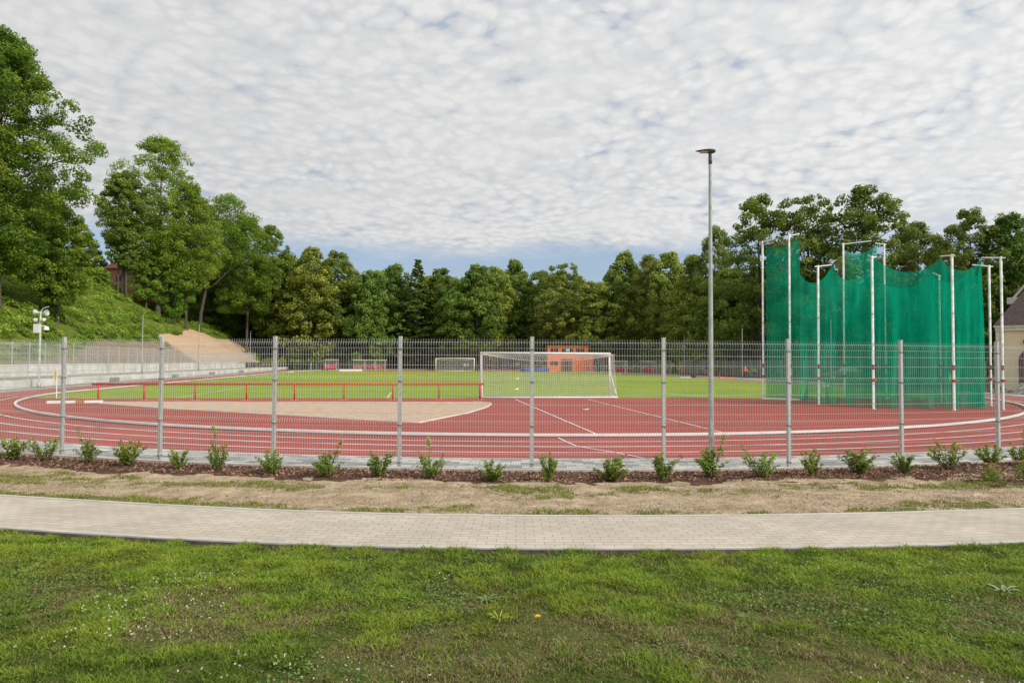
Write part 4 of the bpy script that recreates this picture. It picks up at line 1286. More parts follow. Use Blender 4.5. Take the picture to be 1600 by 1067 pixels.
# ------------------------------------------------------------------ people
def person(px, py, label, top, legs, Hh=1.74, bend=0.0, arms=((.12, -.1), (-.1, .15)), stride=.1, yaw=0.0, depth=None):
    p = at(px, py) if depth is None else atd(px, depth)
    s = Hh/1.74
    lean = Vector((0, -1, 0))*math.sin(bend)
    hipz = .92; up = Vector((0, -math.sin(bend), math.cos(bend)))
    pel = Vector((0, 0, hipz)); che = pel+up*.38; nec = pel+up*.56; hd = nec+(up*.7+Vector((0, -.25, .4))*(bend > .2)+Vector((0, -.04, .3))).normalized()*.10
    crown = hd+(hd-nec).normalized()*.13
    verts = [pel, pel+up*.18, che, nec, hd, crown]; rad = [.135, .125, .15, .055, .088, .07]
    edges = [(0, 1), (1, 2), (2, 3), (3, 4), (4, 5)]
    hands = []
    for sd, (fx, fy) in zip((-1, 1), arms):
        i = len(verts); sh = che+up*.10+Vector((sd*.19, 0, 0)); el = sh+Vector((sd*.05, -fy*.6, -.28)); ha = el+Vector((sd*.0+fx*.2, -fy*1.1, -.25))
        verts += [sh, el, ha]; rad += [.062, .045, .033]; edges += [(2, i), (i, i+1), (i+1, i+2)]; hands.append((el, ha))
    for sd in (-1, 1):
        i = len(verts); f = stride*sd
        verts += [Vector((sd*.095, 0, hipz-.06)), Vector((sd*.11, f-.03, .48)), Vector((sd*.12, f*1.6+.02, .08)), Vector((sd*.13, f*1.6-.13, .035))]
        rad += [.095, .062, .045, .035]; edges += [(0, i), (i, i+1), (i+1, i+2), (i+2, i+3)]
    me = bpy.data.meshes.new('person_cage'); me.from_pydata([v*s for v in verts], edges, []); me.update()
    tmp = bpy.data.objects.new('person_cage', me); COL.objects.link(tmp)
    md = tmp.modifiers.new('skin', 'SKIN'); sub = tmp.modifiers.new('sub', 'SUBSURF'); sub.levels = 2; sub.render_levels = 2
    for j, r_ in enumerate(rad): me.skin_vertices[0].data[j].radius = (r_*s, r_*s)
    me.skin_vertices[0].data[0].use_root = True
    dg = bpy.context.evaluated_depsgraph_get(); ev = bpy.data.meshes.new_from_object(tmp.evaluated_get(dg))
    bpy.data.objects.remove(tmp)
    # fingers joined into the same mesh
    mb = MB(); mb.v = [tuple(v.co) for v in ev.vertices]; mb.f = [tuple(q.vertices) for q in ev.polygons]
    for el, ha in hands:
        d = (ha-el).normalized(); sv = d.cross(Vector((0, 1, .2))).normalized()
        for q in range(5):
            b0 = ha*s+(sv*(q-2)*.016+d*.02)*s if q < 4 else ha*s+(sv*.03-d*.02)*s
            l = (.085, .095, .09, .07, .06)[q]; dd = (d+sv*(.06*(q-2) if q < 4 else .8)).normalized()
            mb.tube([b0, b0+dd*l*.55*s, b0+(dd*l+Vector((0, -.015, 0)))*s], [.011*s, .010*s, .007*s], 5)
    me = mb.mesh('person', M['skin'], True)
    me.materials.append(top); me.materials.append(legs); me.materials.append(M['rubber'])
    for q in me.polygons:
        c = q.center/s
        if c.z < .09: q.material_index = 3
        elif c.z < hipz-.02: q.material_index = 2 if abs(c.x) < .2 or c.z < .45 else 0
        elif (c-nec).dot(up) < .0 and not any((c-ha).length < .12 for el, ha in hands): q.material_index = 1
    o = link('person', me); o.location = (p.x, p.y, .004); o.rotation_euler = (0, 0, yaw); tag(o, label, 'person')
    # hair cap and face
    hb = MB(); k_ = (hd-nec).normalized(); c = (hd+k_*.05)*s
    for i in range(7):
        for j in range(12):
            e = PI*i/6*.55; a = 2*PI*j/12
            v = Vector((math.sin(e)*math.cos(a)*.098, math.sin(e)*math.sin(a)*.105+.015, math.cos(e)*.10))*s; hb.v.append(tuple(c+v+k_*.01))
    hb.f = [(i*12+j, i*12+(j+1) % 12, (i+1)*12+(j+1) % 12, (i+1)*12+j) for i in range(6) for j in range(12)]
    hb.obj('hair', M['hair'], o, True)
    fb = MB(); f = (hd+Vector((0, -.085, .0)))*s; fb.box((f.x, f.y-.012*s, f.z), (.022*s, .03*s, .045*s)); fb.obj('nose', M['skin'], o)
    for sd in (-1, 1):
        eb = MB(); eb.box((f.x+sd*.034*s, f.y+.004*s, f.z+.022*s), (.022*s, .02*s, .012*s)); eb.obj('eye', M['rubber'], o)
    return o


person(1067, 586, 'person in orange work clothes bending on the far pavement', M['orange2'], M['orange2'], 1.78, .35, ((.1, .5), (-.1, .3)), .14, -1.2)
person(1104.5, 586.8, 'person in a blue top and orange trousers half hidden by the tall lamp', M['bluecloth'], M['orange2'], 1.75, .12, ((.1, .2), (-.1, .3)), .1, -.9)
person(1164, 591.5, 'person in an orange vest and dark trousers beside the right lamp post', M['orange2'], M['darkcloth'], 1.72, .1, ((.1, .3), (-.1, .1)), .12, .8)
person(726, 578.8, 'person in a light blue top behind the far goal', M['lightblue'], M['darkcloth'], 1.7, .05, ((.1, .1), (-.1, .2)), .08, .3)
person(731, 578.6, 'person in a pinkish top behind the far goal', M['pinkcloth'], M['darkcloth'], 1.68, .05, ((.1, .1), (-.1, .2)), .08, -.3)

# ------------------------------------------------------------------ brown car behind the net
ca, cb = at(1283, 592.5), at(1340, 592.5)
cc = (ca+cb)/2; L = min(4.7, (cb-ca).length)
car = thing('parked_car', 'brown estate car parked beyond the track seen through the green net', 'car', (cc.x, cc.y, -.02), math.atan2((cb-ca).y, (cb-ca).x))
# local x: front at -L/2
hs = L/4.6


def loft(mb, secs):
    """secs: list of (x, [(y,z)...]) closed rings"""
    n = len(secs[0][1]); o = len(mb.v)
    for x, ring_ in secs: mb.v += [(x, y, z) for y, z in ring_]
    mb.f += [(o+i*n+j, o+i*n+(j+1) % n, o+(i+1)*n+(j+1) % n, o+(i+1)*n+j) for i in range(len(secs)-1) for j in range(n)]
    mb.f += [tuple(o+j for j in range(n-1, -1, -1)), tuple(o+(len(secs)-1)*n+j for j in range(n))]


def sec(w, zb, zm, zt, wt):
    return [(-w*.9, zb), (-w, zb+.15), (-w, zm), (-wt, zt-.06), (-wt*.8, zt), (wt*.8, zt), (wt, zt-.06), (w, zm), (w, zb+.15), (w*.9, zb)]


mb = MB()
st = [(-2.28, .62, .35, .55, .62, .55), (-2.2, .78, .25, .6, .74, .7), (-1.9, .86, .22, .72, .86, .78), (-1.1, .89, .22, .86, 1.0, .82), (-.95, .89, .22, .9, 1.06, .8), (-.2, .89, .22, .95, 1.52, .66), (.1, .89, .22, .95, 1.57, .66), (1.2, .89, .22, .96, 1.58, .66), (1.8, .88, .24, .96, 1.52, .65), (2.15, .85, .28, .95, 1.08, .74), (2.28, .8, .36, .8, .95, .7)]
loft(mb, [(x*hs, sec(w, zb, zm, zt_, wt)) for x, w, zb, zm, zt_, wt in st]); mb.obj('body', M['carpaint'], car, True)
for sd in (-1, 1):
    for x0, x1, x2, x3 in ((-.78, .12, .12, -.28), (.2, 1.1, 1.1, .2), (1.18, 1.95, 1.72, 1.18)):
        mb = MB(); yb, yt = sd*.905, sd*.70
        mb.add([(x0*hs, yb, 1.0), (x1*hs, yb, 1.0), (x2*hs, yt, 1.46), (x3*hs, yt, 1.46)], [(0, 1, 2, 3)]); mb.obj('side_window', M['glass'], car)
    mb = MB(); mb.box((-2.1*hs, sd*.6, .66), (.22, .34, .14), bev=.04); mb.obj('headlight', M['lightlens'], car)
    mb = MB(); mb.box((-.8*hs, sd*1.0, 1.0), (.14, .2, .14), bev=.04); mb.obj('mirror', M['carpaint'], car)
    for xw in (-1.42, 1.42):
        mb = MB(); mb.lathe((xw*hs, sd*.82, .33), [(.2, -.1), (.33, -.1), (.34, 0), (.33, .1), (.2, .1)], 20, 'Y'); wh = mb.obj('wheel', M['rubber'], car, True)
        mb = MB(); mb.lathe((xw*hs, sd*.86, .33), [(.05, -.06), (.21, -.07), (.21, .07), (.05, .08)], 14, 'Y'); mb.obj('rim', M['rim'], wh)
mb = MB(); mb.add([(-.98*hs, -.72, 1.08), (-.98*hs, .72, 1.08), (-.3*hs, .6, 1.49), (-.3*hs, -.6, 1.49)], [(0, 1, 2, 3)]); mb.obj('windscreen', M['glass'], car)

# ------------------------------------------------------------------ cream building with dark roof on the right
bp = wf(34.75, 46.6)
bz = math.atan2(E1.y, E1.x)-math.radians(37)
bld = thing('church_building', 'cream rendered building with dark tiled roof and arched door at the right edge', 'building', (bp.x, bp.y, -.05), bz)
# local x along the front to the right, y away
eave = 4.7
mb = MB(); mb.box((5, 4.5, eave/2-.3), (10, 9, eave+.5)); wallo = mb.obj('wall', M['cream'], bld)
mb = MB(); mb.box((5, -.06, eave-.12), (10.4, .22, .34)); mb.box((5, -.14, eave+.02), (10.6, .3, .14)); mb.box((-.06, 4.5, eave-.05), (.25, 9.3, .4)); mb.box((-.0, -.045, eave/2-.3), (.34, .10, eave+.1)); mb.obj('cornice', M['trim'], bld)
mb = MB()
mb.add([(-.3, -.35, eave+.1), (10.3, -.35, eave+.1), (10.3, 9.3, eave+.1), (-.3, 9.3, eave+.1), (3.6, 4.3, eave+5.6), (10.3, 4.3, eave+5.6)], [(0, 1, 5, 4), (1, 2, 5), (2, 3, 4, 5), (3, 0, 4), (3, 2, 1, 0)]); mb.obj('roof', M['tile'], bld)
# gable of the nave behind
mb = MB(); gy0 = 6.2; gz = zat(1573, 472, 51.5); sl = 1.35
mb.extrude_y([(.95, 0), (.95, gz), (7.6, gz+6.65*sl), (13.8, gz), (13.8, 0)], gy0, gy0+.5); mb.obj('gable_wall', M['cream'], bld)
mb = MB()
for s, x0 in ((1, .85), (-1, 14.1)):
    xe = 7.6; mb.add([(x0, gy0-.12, gz+.05), (xe, gy0-.12, gz+.05+abs(xe-x0)*sl), (xe, gy0-.12, gz+.35+abs(xe-x0)*sl), (x0, gy0-.12, gz+.35), (x0, gy0+.6, gz+.05), (xe, gy0+.6, gz+.05+abs(xe-x0)*sl), (xe, gy0+.6, gz+.35+abs(xe-x0)*sl), (x0, gy0+.6, gz+.35)], [(0, 1, 2, 3), (4, 7, 6, 5), (3, 2, 6, 7), (0, 4, 5, 1), (0, 3, 7, 4)])
mb.box((.9, gy0+.2, gz+.12), (.75, .9, .5)); mb.obj('coping', M['trim'], bld)
mb = MB(); mb.add([(1.0, gy0+.6, gz+.1), (7.6, gy0+.6, gz+.1+6.2*sl), (13.8, gy0+.6, gz+.1), (1.0, gy0+16, gz+.1), (7.6, gy0+16, gz+.1+6.2*sl), (13.8, gy0+16, gz+.1)], [(0, 1, 4, 3), (1, 2, 5, 4), (3, 4, 5)]); mb.box((7.6, gy0+8.4, gz/2), (12, 15, gz)); mb.obj('nave', M['tile'], bld)


def arch(w, zb, h, n=14):
    r = w/2; pts = [(-r, zb), (r, zb)]
    pts += [(r*math.cos(a), zb+h-r+r*math.sin(a)) for a in np.linspace(0, PI, n)]
    return pts


dx = 2.02
mb = MB(); mb.extrude_y([(x+dx, z) for x, z in arch(2.1, 0, 3.35)], -.07, .02); mb.obj('door_surround', M['trim'], bld)
mb = MB(); mb.extrude_y([(x+dx, z) for x, z in arch(1.86, .02, 3.2)], -.10, .02); do = mb.obj('door', M['door'], bld)
mb = MB()
for i in range(1, 6): mb.box((dx-.93+1.86*i/6, -.115, 1.1), (.03, .03, 2.1))
mb.obj('door_board', M['dark'], do)
mb = MB(); mb.extrude_y([(x+dx, z) for x, z in arch(1.7, 2.3, .85)], -.125, .0); mb.obj('fanlight', M['dark'], do)
mb = MB(); mb.lathe((1.5, -.2, 3.45), [(.03, 0), (.12, .05), (.15, .25), (.05, .35)], 10); mb.box((1.5, -.08, 3.7), (.06, .2, .06)); mb.obj('wall_lamp', M['clip'], bld)
mb = MB(); mb.tube([(.12, -.16, -.2), (.12, -.16, eave-.1)], .055, 8); mb.obj('downpipe', M['steel'], bld)
# rough stone ramp wall in front
q = wf(33.6, 43.4); t = thing('stone_wall', 'rough pale stone wall sloping up before the arched door', 'stone wall', (q.x, q.y, 0), bz)
mb = MB(); rg = random.Random(4); nx, nz_ = 18, 6
prof = lambda u: .55+.95*min(1, u*2.6)+.1*math.sin(u*17)
for yy in (0, .8):
    for i in range(nx+1):
        for j in range(nz_+1):
            u = i/nx; mb.v.append((u*5+rg.uniform(-.06, .06), yy+rg.uniform(-.09, .09), prof(u)*j/nz_+rg.uniform(-.04, .04)*(j > 0)))
n1 = nz_+1; off = (nx+1)*n1
for i in range(nx):
    for j in range(nz_): a = i*n1+j; mb.f += [(a, a+n1, a+n1+1, a+1), (off+a, off+a+1, off+a+n1+1, off+a+n1)]
    a = i*n1+nz_; mb.f.append((a, a+n1, off+a+n1, off+a))
mb.f.append(tuple(list(range(n1))+[off+n1-1-j for j in range(n1)]))
mb.obj('masonry', M['stone'], t)
q = wf(32.7, 43.9); t = thing('rubble_pile', 'dark heap of stones left of the pale stone wall', 'rubble', (q.x, q.y, 0), bz); mb = MB()
for i in range(34):
    s = rg.uniform(.1, .3); a = rg.uniform(0, 6.28); rr = rg.uniform(0, .7); v0 = len(mb.v)
    mb.lathe((math.cos(a)*rr, math.sin(a)*rr*.6, s*.1+max(0, .45-rr*.6)*rg.random()), [(s*.3, 0), (s*.62, s*.25), (s*.5, s*.7), (s*.2, s*.9)], 6)
mb.obj('stones', mottled('dark_rubble', (.07, .065, .06), (.2, .18, .16), 5, .9), t)
q = wf(33.0, 45.6); t = thing('dark_post', 'thin dark post standing before the cream wall', 'post', (q.x, q.y, 0)); mb = MB(); mb.lathe((0, 0, 0), [(.06, 0), (.05, 2.2), (.02, 2.22)], 8); mb.obj('post', M['clip'], t)

# ------------------------------------------------------------------ left walls, walkway, railing
ymax = 101.0
structure('walkway', (lambda mb: (mb.add([(-41, -14, .5), (-33.95, -14, .5), (-33.95, ymax, .5), (-41, ymax, .5)], [(0, 1, 2, 3)]), mb)[1])(MB()).mesh('walkway', M['walk']))
t = thing('retaining_wall', 'low stained concrete wall along the left side of the track', 'wall', (-33.9, 40, 0)); mb = MB()
for i in range(23):
    y0 = -14+5*i; mb.box((-.15, y0+2.5-40, .275+.01*(i % 3)), (.3+.012*(i % 2), 4.97, .56))
mb.obj('wall', M['concrete'], t)
mb = MB()
for yb in (18.5, 33.5, 47, 62): mb.box((.25, yb-40, .2), (.4, .9, .36))
mb.obj('drain_block', mottled('grey_block', (.2, .2, .19), (.3, .3, .28), 4, .9), t)
t = thing('retaining_wall', 'upper pale concrete wall carrying the mesh fence on the left', 'wall', (-40.2, 40, .5)); mb = MB()
for i in range(21):
    y0 = -14+5*i; hh = 1.06 if y0 < 82 else max(.35, 1.06-.18*((y0-81)//5)); mb.box((-.15-.006*(i % 2), y0+2.5-40, hh/2-.1), (.3, 4.97, hh+.2))
mb.obj('wall', M['concrete'], t)
long_fence('mesh_fence', 'grey mesh fence on top of the upper concrete wall at the left', [(-40.35, -12), (-40.35, 100)], 1.85, 1.56, nv=36, wire=.004)
t = thing('handrail', 'grey steel handrail on the low concrete wall at the left', 'handrail', (-34.25, 40, .5)); n = 44
mb = MB()
for z in (1.05, .58): mb.tube([(0, -52, z), (0, 60, z)], .028, 8)
mb.obj('rail', M['steel'], t)
for i in range(n):
    mb = MB(); mb.tube([(0, -52+112*i/(n-1), 0), (0, -52+112*i/(n-1), 1.05)], .028, 6); mb.obj('post', M['steel'], t)

# right side and far fences
fr = [at(1200, 591.5), ]
long_fence('mesh_fence', 'grey mesh fence along the right side behind the people in orange', [(39.5, 8), (39.5, 66), (33.8, 94)], 2.3, 0, nv=36, wire=.006)
long_fence('mesh_fence', 'distant mesh fence closing the far end behind the shelters', [(33.6, 95), (16, 107), (-10, 109), (-33, 103)], 2.2, 0, nv=24, wire=.004)


# ------------------------------------------------------------------ hill on the left, bank at the far end
def hillz(x, y):
    x = np.asarray(x, float); y = np.asarray(y, float)
    d = np.clip(-40.5-x, 0, None)
    crest = np.interp(y, [-40, 75, 88, 100, 130, 170, 260], [15.5, 15.5, 13.5, 9.4, 5.6, 3.5, 3])
    s = .66
    dc = (crest-1.5)/s
    z = 1.5+np.where(d < dc, s*d, crest-1.5+.06*(d-dc))
    z = z+1.1*(fbm(x*.12, y*.12, 13, 4)-.5)*np.clip(d/4, 0, 1)+.25*(fbm(x*.9, y*.9, 19, 3)-.5)*np.clip(d/1.5, 0, 1)
    return z


def grid_mesh(name, xs, ys, zf, mat, attr=None):
    Xg, Yg = np.meshgrid(xs, ys, indexing='ij'); Z = zf(Xg, Yg)
    V = np.stack([Xg, Yg, Z], -1).reshape(-1, 3); nx, ny = len(xs), len(ys)
    i = np.arange(nx-1)[:, None]*ny+np.arange(ny-1)[None, :]
    idx = np.stack([i, i+ny, i+ny+1, i+1], -1).ravel()
    A = {}
    if attr:
        c = attr(Xg, Yg).reshape(-1, 3); A['soil'] = np.concatenate([c, np.ones((len(c), 1))], 1)
    return np_mesh(name, V, idx, 4, mat, A, True)


def soilmask(x, y):
    d = -40.5-x
    nz = fbm(x*.25, y*.12, 41, 4)
    brown = sstep(4.4, 2.2, d-2.2*nz+3.5*sstep(50, 22, y))*sstep(8, 24, y)*sstep(112, 96, y)
    og = sstep(10.0, 8.4, d+2.5*(nz-.5)+np.abs(y-88)*.12)*sstep(60, 68, y)*sstep(120, 110, y)
    br2 = .45*sstep(2.6, 1.0, np.abs(d-9.5-.04*(y-70))+2*(nz-.5))*sstep(60, 68, y)*sstep(96, 84, y)*.75
    return np.stack([np.maximum(brown, br2), og, og*0], -1)


xs = -40.45-np.concatenate([np.linspace(0, 30, 76), np.linspace(31.5, 120, 34)])
ys = np.concatenate([np.linspace(-40, 130, 200), np.linspace(132, 260, 40)])
structure('hill', grid_mesh('hill', xs[::-1], ys, hillz, M['hill'], soilmask))
zb = lambda x, y: 2.9*sstep(0, 6, np.hypot(x*.55, np.maximum(y-60, 0))-49.5)*sstep(26, 8, x)+.5*(fbm(x*.3, y*.3, 7, 4)-.5)-.15
structure('earth_bank', grid_mesh('earth_bank', np.linspace(-62, 34, 90), np.linspace(104, 190, 70), zb, M['bank']))


# ------------------------------------------------------------------ trees
def crown(seed, H, R, base, ncl, per, leaf, prof, flat=.7, gap=.0, trunk_lean=(0, 0), crad=.24, lean=0.0):
    """leaf cards gathered in clumps through an uneven envelope; returns (points, normals, sizes, tones, clump centres)"""
    rg = np.random.default_rng(seed)
    P = []; Nn = []; S_ = []; T = []; CC = []
    ph = rg.uniform(0, 6.28, 4); ncl = int(ncl*1.35); per = int(per*1.9); leaf *= 1.06; crad *= 1.08
    lob = rg.uniform(.6, 1.2, 9)
    for i in range(ncl):
        t = rg.uniform(0, 1)**.9; a = rg.uniform(0, 2*PI)
        env = prof(t)*R*(1+.20*math.sin(2*a+ph[0]+t*3)+.13*math.sin(3*a+ph[1]-t*5)+.12*math.sin(7*t+ph[2]+a))
        rr = env*math.sqrt(rg.uniform(.04, 1.0))
        if rg.random() < gap and rr > env*.5: continue
        c = np.array([math.cos(a)*rr+trunk_lean[0]*t, math.sin(a)*rr+trunk_lean[1]*t, base+(H-base)*t])
        cr = R*crad*rg.uniform(.55, 1.25)*(1-(.78 if prof is cone else .35)*t)
        n = int(per*(cr/(R*crad))**1.6)
        if n < 8: n = 8
        dv = rg.normal(0, 1, (n, 3)); dv /= np.linalg.norm(dv, axis=1, keepdims=True)
        rad = cr*rg.uniform(.25, 1, (n, 1))**.5
        q = dv*rad*np.array([[1, 1, flat]])
        q[:, 2] -= .18*cr*(np.hypot(q[:, 0], q[:, 1])/cr)**2
        P.append(c+q); nn = dv*.8+rg.normal(0, .55, (n, 3)); nn[:, 2] += .45
        Nn.append(nn); S_.append(leaf*rg.uniform(.6, 1.3, n))
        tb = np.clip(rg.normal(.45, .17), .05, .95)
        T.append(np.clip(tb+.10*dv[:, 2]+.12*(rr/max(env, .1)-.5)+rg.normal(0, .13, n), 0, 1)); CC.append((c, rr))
    return np.concatenate(P), np.concatenate(Nn), np.concatenate(S_), np.concatenate(T), CC


def broad(t): return (math.sin(min(1, (t+.10)/.46)*PI/2) if t < .36 else max(.0, 1-((t-.36)/.66)**2.2)**.62)*1.0
def tall(t): return .55+.45*math.sin(PI*min(1, t*1.05+.05)) if t < .8 else max(.05, .85-3.2*(t-.8))
def oval(t): return max(.12, math.sin(PI*(.10+.88*t)))**.75
def cone(t): return max(.05, (1-t)**.85)*(.82+.18*abs(math.sin(t*26)))+.02


def tree_meshes(seed, H, R, base, ncl, per, leaf, prof, mat, trunk_r=.22, lean=(0, 0), nlimb=12, fork=None, **kw):
    P, Nn, S_, T, CC = crown(seed, H, R, base, ncl, per, leaf, prof, trunk_lean=lean, **kw)
    rg = random.Random(seed)
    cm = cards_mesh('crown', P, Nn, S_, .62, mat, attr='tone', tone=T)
    mb = MB()
    bend = [(0, 0)]
    for i in range(1, 8): bend.append((bend[-1][0]+rg.uniform(-.1, .1), bend[-1][1]+rg.uniform(-.1, .1)))
    top = H*.86
    def tp(t):
        i = min(6, int(t*7)); f = t*7-i
        return Vector((bend[i][0]*(1-f)+bend[i+1][0]*f+lean[0]*max(0, (t*top-base*.3)/(H-base*.3)), bend[i][1]*(1-f)+bend[i+1][1]*f+lean[1]*max(0, (t*top-base*.3)/(H-base*.3)), t*top-.3))
    ts = [0, .02, .06, .15, .3, .45, .6, .75, .9, 1]
    mb.tube([tp(t) for t in ts], [trunk_r*(1.45 if t == 0 else 1.2 if t < .03 else (1-t)**.75*1.0+.06) for t in ts], 9)
    order = sorted(CC, key=lambda c: -c[1]); pick = [order[int(len(order)*.7*i/nlimb)] for i in range(nlimb)] if order else []
    for c, rr in pick:
        c = Vector(c); tz = max(.12, min(.92, (c.z-.45*rr-.6)/top)); s = tp(tz); m1 = s.lerp(c, .45)+Vector((0, 0, .05*rr))
        r0 = trunk_r*(1-tz)**.75*.55+.03
        mb.tube([s, s.lerp(m1, .5)+Vector((rg.uniform(-.12, .12), rg.uniform(-.12, .12), 0)), m1, c], [r0, r0*.8, r0*.55, .02], 6)
    if fork:
        s = tp(fork[0]); e = Vector(fork[1]); mb.tube([s, s.lerp(e, .3)+Vector((0, 0, -.2)), s.lerp(e, .65), e], [trunk_r*.6, trunk_r*.5, trunk_r*.4, .05], 8)
    return mb.mesh('trunk', M['bark'], True), cm


def place_tree(meshes, x, y, z, rz, scale, name, label, cat='tree', group=None):
    t = thing(name, label, cat, (x, y, z), rz, group); t.scale = scale
    a = link('trunk', meshes[0], t); link('crown', meshes[1], t); return t


# --- left hill, unique trees
def hpos(px, D):
    p = atd(px, D); return p.x, p.y, float(hillz(p.x, p.y))


HT = []
def hill_tree(px, D, top_py, wpx, seed, prof, mat, label, base=.2, leaf=.25, ncl=300, per=95, xr=0, **kw):
    x, y, z = hpos(px, D); H = zat(px, top_py, D)-z; R = wpx/2*D/FPX
    ms_ = tree_meshes(seed, H, R, H*base, ncl, per, leaf, prof, mat, **kw)
    HT.append((px, D, round(x, 1), round(y, 1), round(z, 1), round(H, 1)))
    return place_tree(ms_, x, y, z, 0, (1, 1, 1), 'broadleaf_tree', label, 'tree', 'trees on the left hillside')


hill_tree(-8, 66, 50, 205, 201, broad, M['leaf_hill'], 'huge maple filling the left edge of the photo beside the loudspeaker mast', .14, .27, 560, 105, trunk_r=.42, nlimb=26, crad=.17, gap=.1)
hill_tree(-150, 60, 40, 230, 202, broad, M['leaf_hill'], 'big tree just outside the left edge whose branches reach in', .15, .28, 330, 100, trunk_r=.4, crad=.17)
hill_tree(88, 74, 318, 92, 203, oval, M['leaf_hill'], 'lower rounded tree under the right side of the huge maple', .16, .24, 220, 95, trunk_r=.2, crad=.22)
hill_tree(190, 113, 268, 78, 204, oval, M['leaf_shade'], 'dark tree in front of the house on the hill', .40, .30, 250, 95, trunk_r=.33, crad=.21)
hill_tree(245, 119, 213, 122, 205, tall, M['leaf_hill'], 'tallest hillside tree with a thin open top and long bare upper trunk', .24, .30, 400, 80, trunk_r=.4, gap=.25, crad=.19, nlimb=20)
hill_tree(290, 123, 285, 88, 206, oval, M['leaf_hill'], 'bright green full tree on the right front of the tallest hillside tree', .28, .28, 300, 100, trunk_r=.25, crad=.21)
hill_tree(312, 134, 305, 120, 208, broad, M['leaf_hill'], 'leaning forked tree with a bare dark trunk right of the hill slope', .40, .30, 260, 90, trunk_r=.36, lean=(5.0, -1.0), fork=(.35, (8.0, -1, 14.5)), crad=.2)
hill_tree(385, 142, 340, 88, 209, tall, M['leaf_hill'], 'bright tall tree at the right end of the hillside above the third post', .32, .30, 330, 92, trunk_r=.28, crad=.2)
hill_tree(420, 148, 352, 66, 210, oval, M['leaf_hill'], 'rounded bright tree at the right corner of the hillside', .2, .30, 240, 92, trunk_r=.24, crad=.22)
hill_tree(352, 156, 345, 90, 211, oval, M['leaf_shade'], 'shaded tree behind the leaning forked tree', .2, .34, 180, 80, trunk_r=.25, crad=.24)
hill_tree(128, 126, 365, 50, 212, oval, M['leaf_shade'], 'shaded tree behind the house seen between the maple and the tallest tree', .2, .32, 180, 80, trunk_r=.25, crad=.24)
hill_tree(40, 118, 300, 100, 213, oval, M['leaf_shade'], 'dark tree on the hilltop behind the huge maple', .15, .34, 200, 80, trunk_r=.3, crad=.24)
hill_tree(226, 117, 395, 46, 216, oval, M['leaf_hill'], 'small leafy tree with low branches under the tallest hillside tree', .22, .26, 90, 85, trunk_r=.16, crad=.28)
hill_tree(272, 121, 405, 50, 217, oval, M['leaf_hill'], 'small bright tree low on the slope below the full green tree', .16, .27, 100, 85, trunk_r=.14, crad=.28)
hill_tree(236, 134, 335, 62, 218, oval, M['leaf_shade'], 'shaded tree right of the brick house behind the tallest tree', .04, .34, 130, 80, trunk_r=.22, crad=.26)
hill_tree(268, 140, 350, 62, 219, oval, M['leaf_shade'], 'shaded tree hidden behind the full green hillside tree', .04, .34, 130, 80, trunk_r=.22, crad=.26)
hill_tree(318, 148, 372, 60, 220, oval, M['leaf_shade'], 'shaded tree behind the leaning trunk at the top of the slope', .04, .34, 130, 80, trunk_r=.22, crad=.26)
hill_tree(352, 152, 400, 62, 221, oval, M['leaf_shade'], 'low shaded tree closing the gap behind the leaning forked trunk', .03, .34, 120, 80, trunk_r=.2, crad=.27)
hill_tree(405, 158, 420, 60, 222, oval, M['leaf_shade'], 'low shaded tree under the rounded tree at the end of the hillside', .03, .34, 110, 80, trunk_r=.2, crad=.27)
hill_tree(182, 112, 372, 34, 223, oval, M['leaf_shade'], 'slim dark tree leaning before the left part of the brick house', .50, .27, 60, 80, trunk_r=.2, crad=.3)
hill_tree(196, 112.5, 368, 34, 224, oval, M['leaf_shade'], 'slim dark tree before the right corner of the brick house', .50, .27, 60, 80, trunk_r=.2, crad=.3)
hill_tree(156, 110, 418, 24, 225, oval, M['leaf_hill'], 'small leafy tree covering the left corner of the brick house', .12, .26, 80, 85, trunk_r=.14, crad=.3)
# --- woodland variants shared between copies
VAR = {}
for i in range(4): VAR['m%d' % i] = tree_meshes(300+i, 20, 5.4, 2.6, 190, 72, .44, (oval, tall, broad, tall)[i], M['leaf_wood'], .28, crad=.24, gap=.08)
for i in range(3): VAR['d%d' % i] = tree_meshes(310+i, 20, 5.2, 1.6, 190, 70, .44, (tall, oval, tall)[i], M['leaf_shade'], .28, crad=.24, gap=.05)
for i in range(2): VAR['y%d' % i] = tree_meshes(320+i, 20, 5.2, 2.4, 180, 70, .42, (oval, broad)[i], M['leaf_yellow'], .28, crad=.23, gap=.12)
for i in range(2): VAR['c%d' % i] = tree_meshes(330+i, 20, 4.2, 1.5, 260, 45, .40, cone, M['leaf_conifer'], .24, crad=.19, flat=.4, nlimb=20)
for i in range(4): VAR['o%d' % i] = tree_meshes(340+i, 20, 5.6, 3.4, 265, 78, .29, (broad, oval, broad, tall)[i], M['leaf_olive'], .34, crad=.17, gap=(.28, .2, .12, .28)[i], nlimb=24)
VR = {'c': 4.2, 'm': 5.4, 'd': 5.2, 'y': 5.2, 'o': 5.6}
cnt = {}
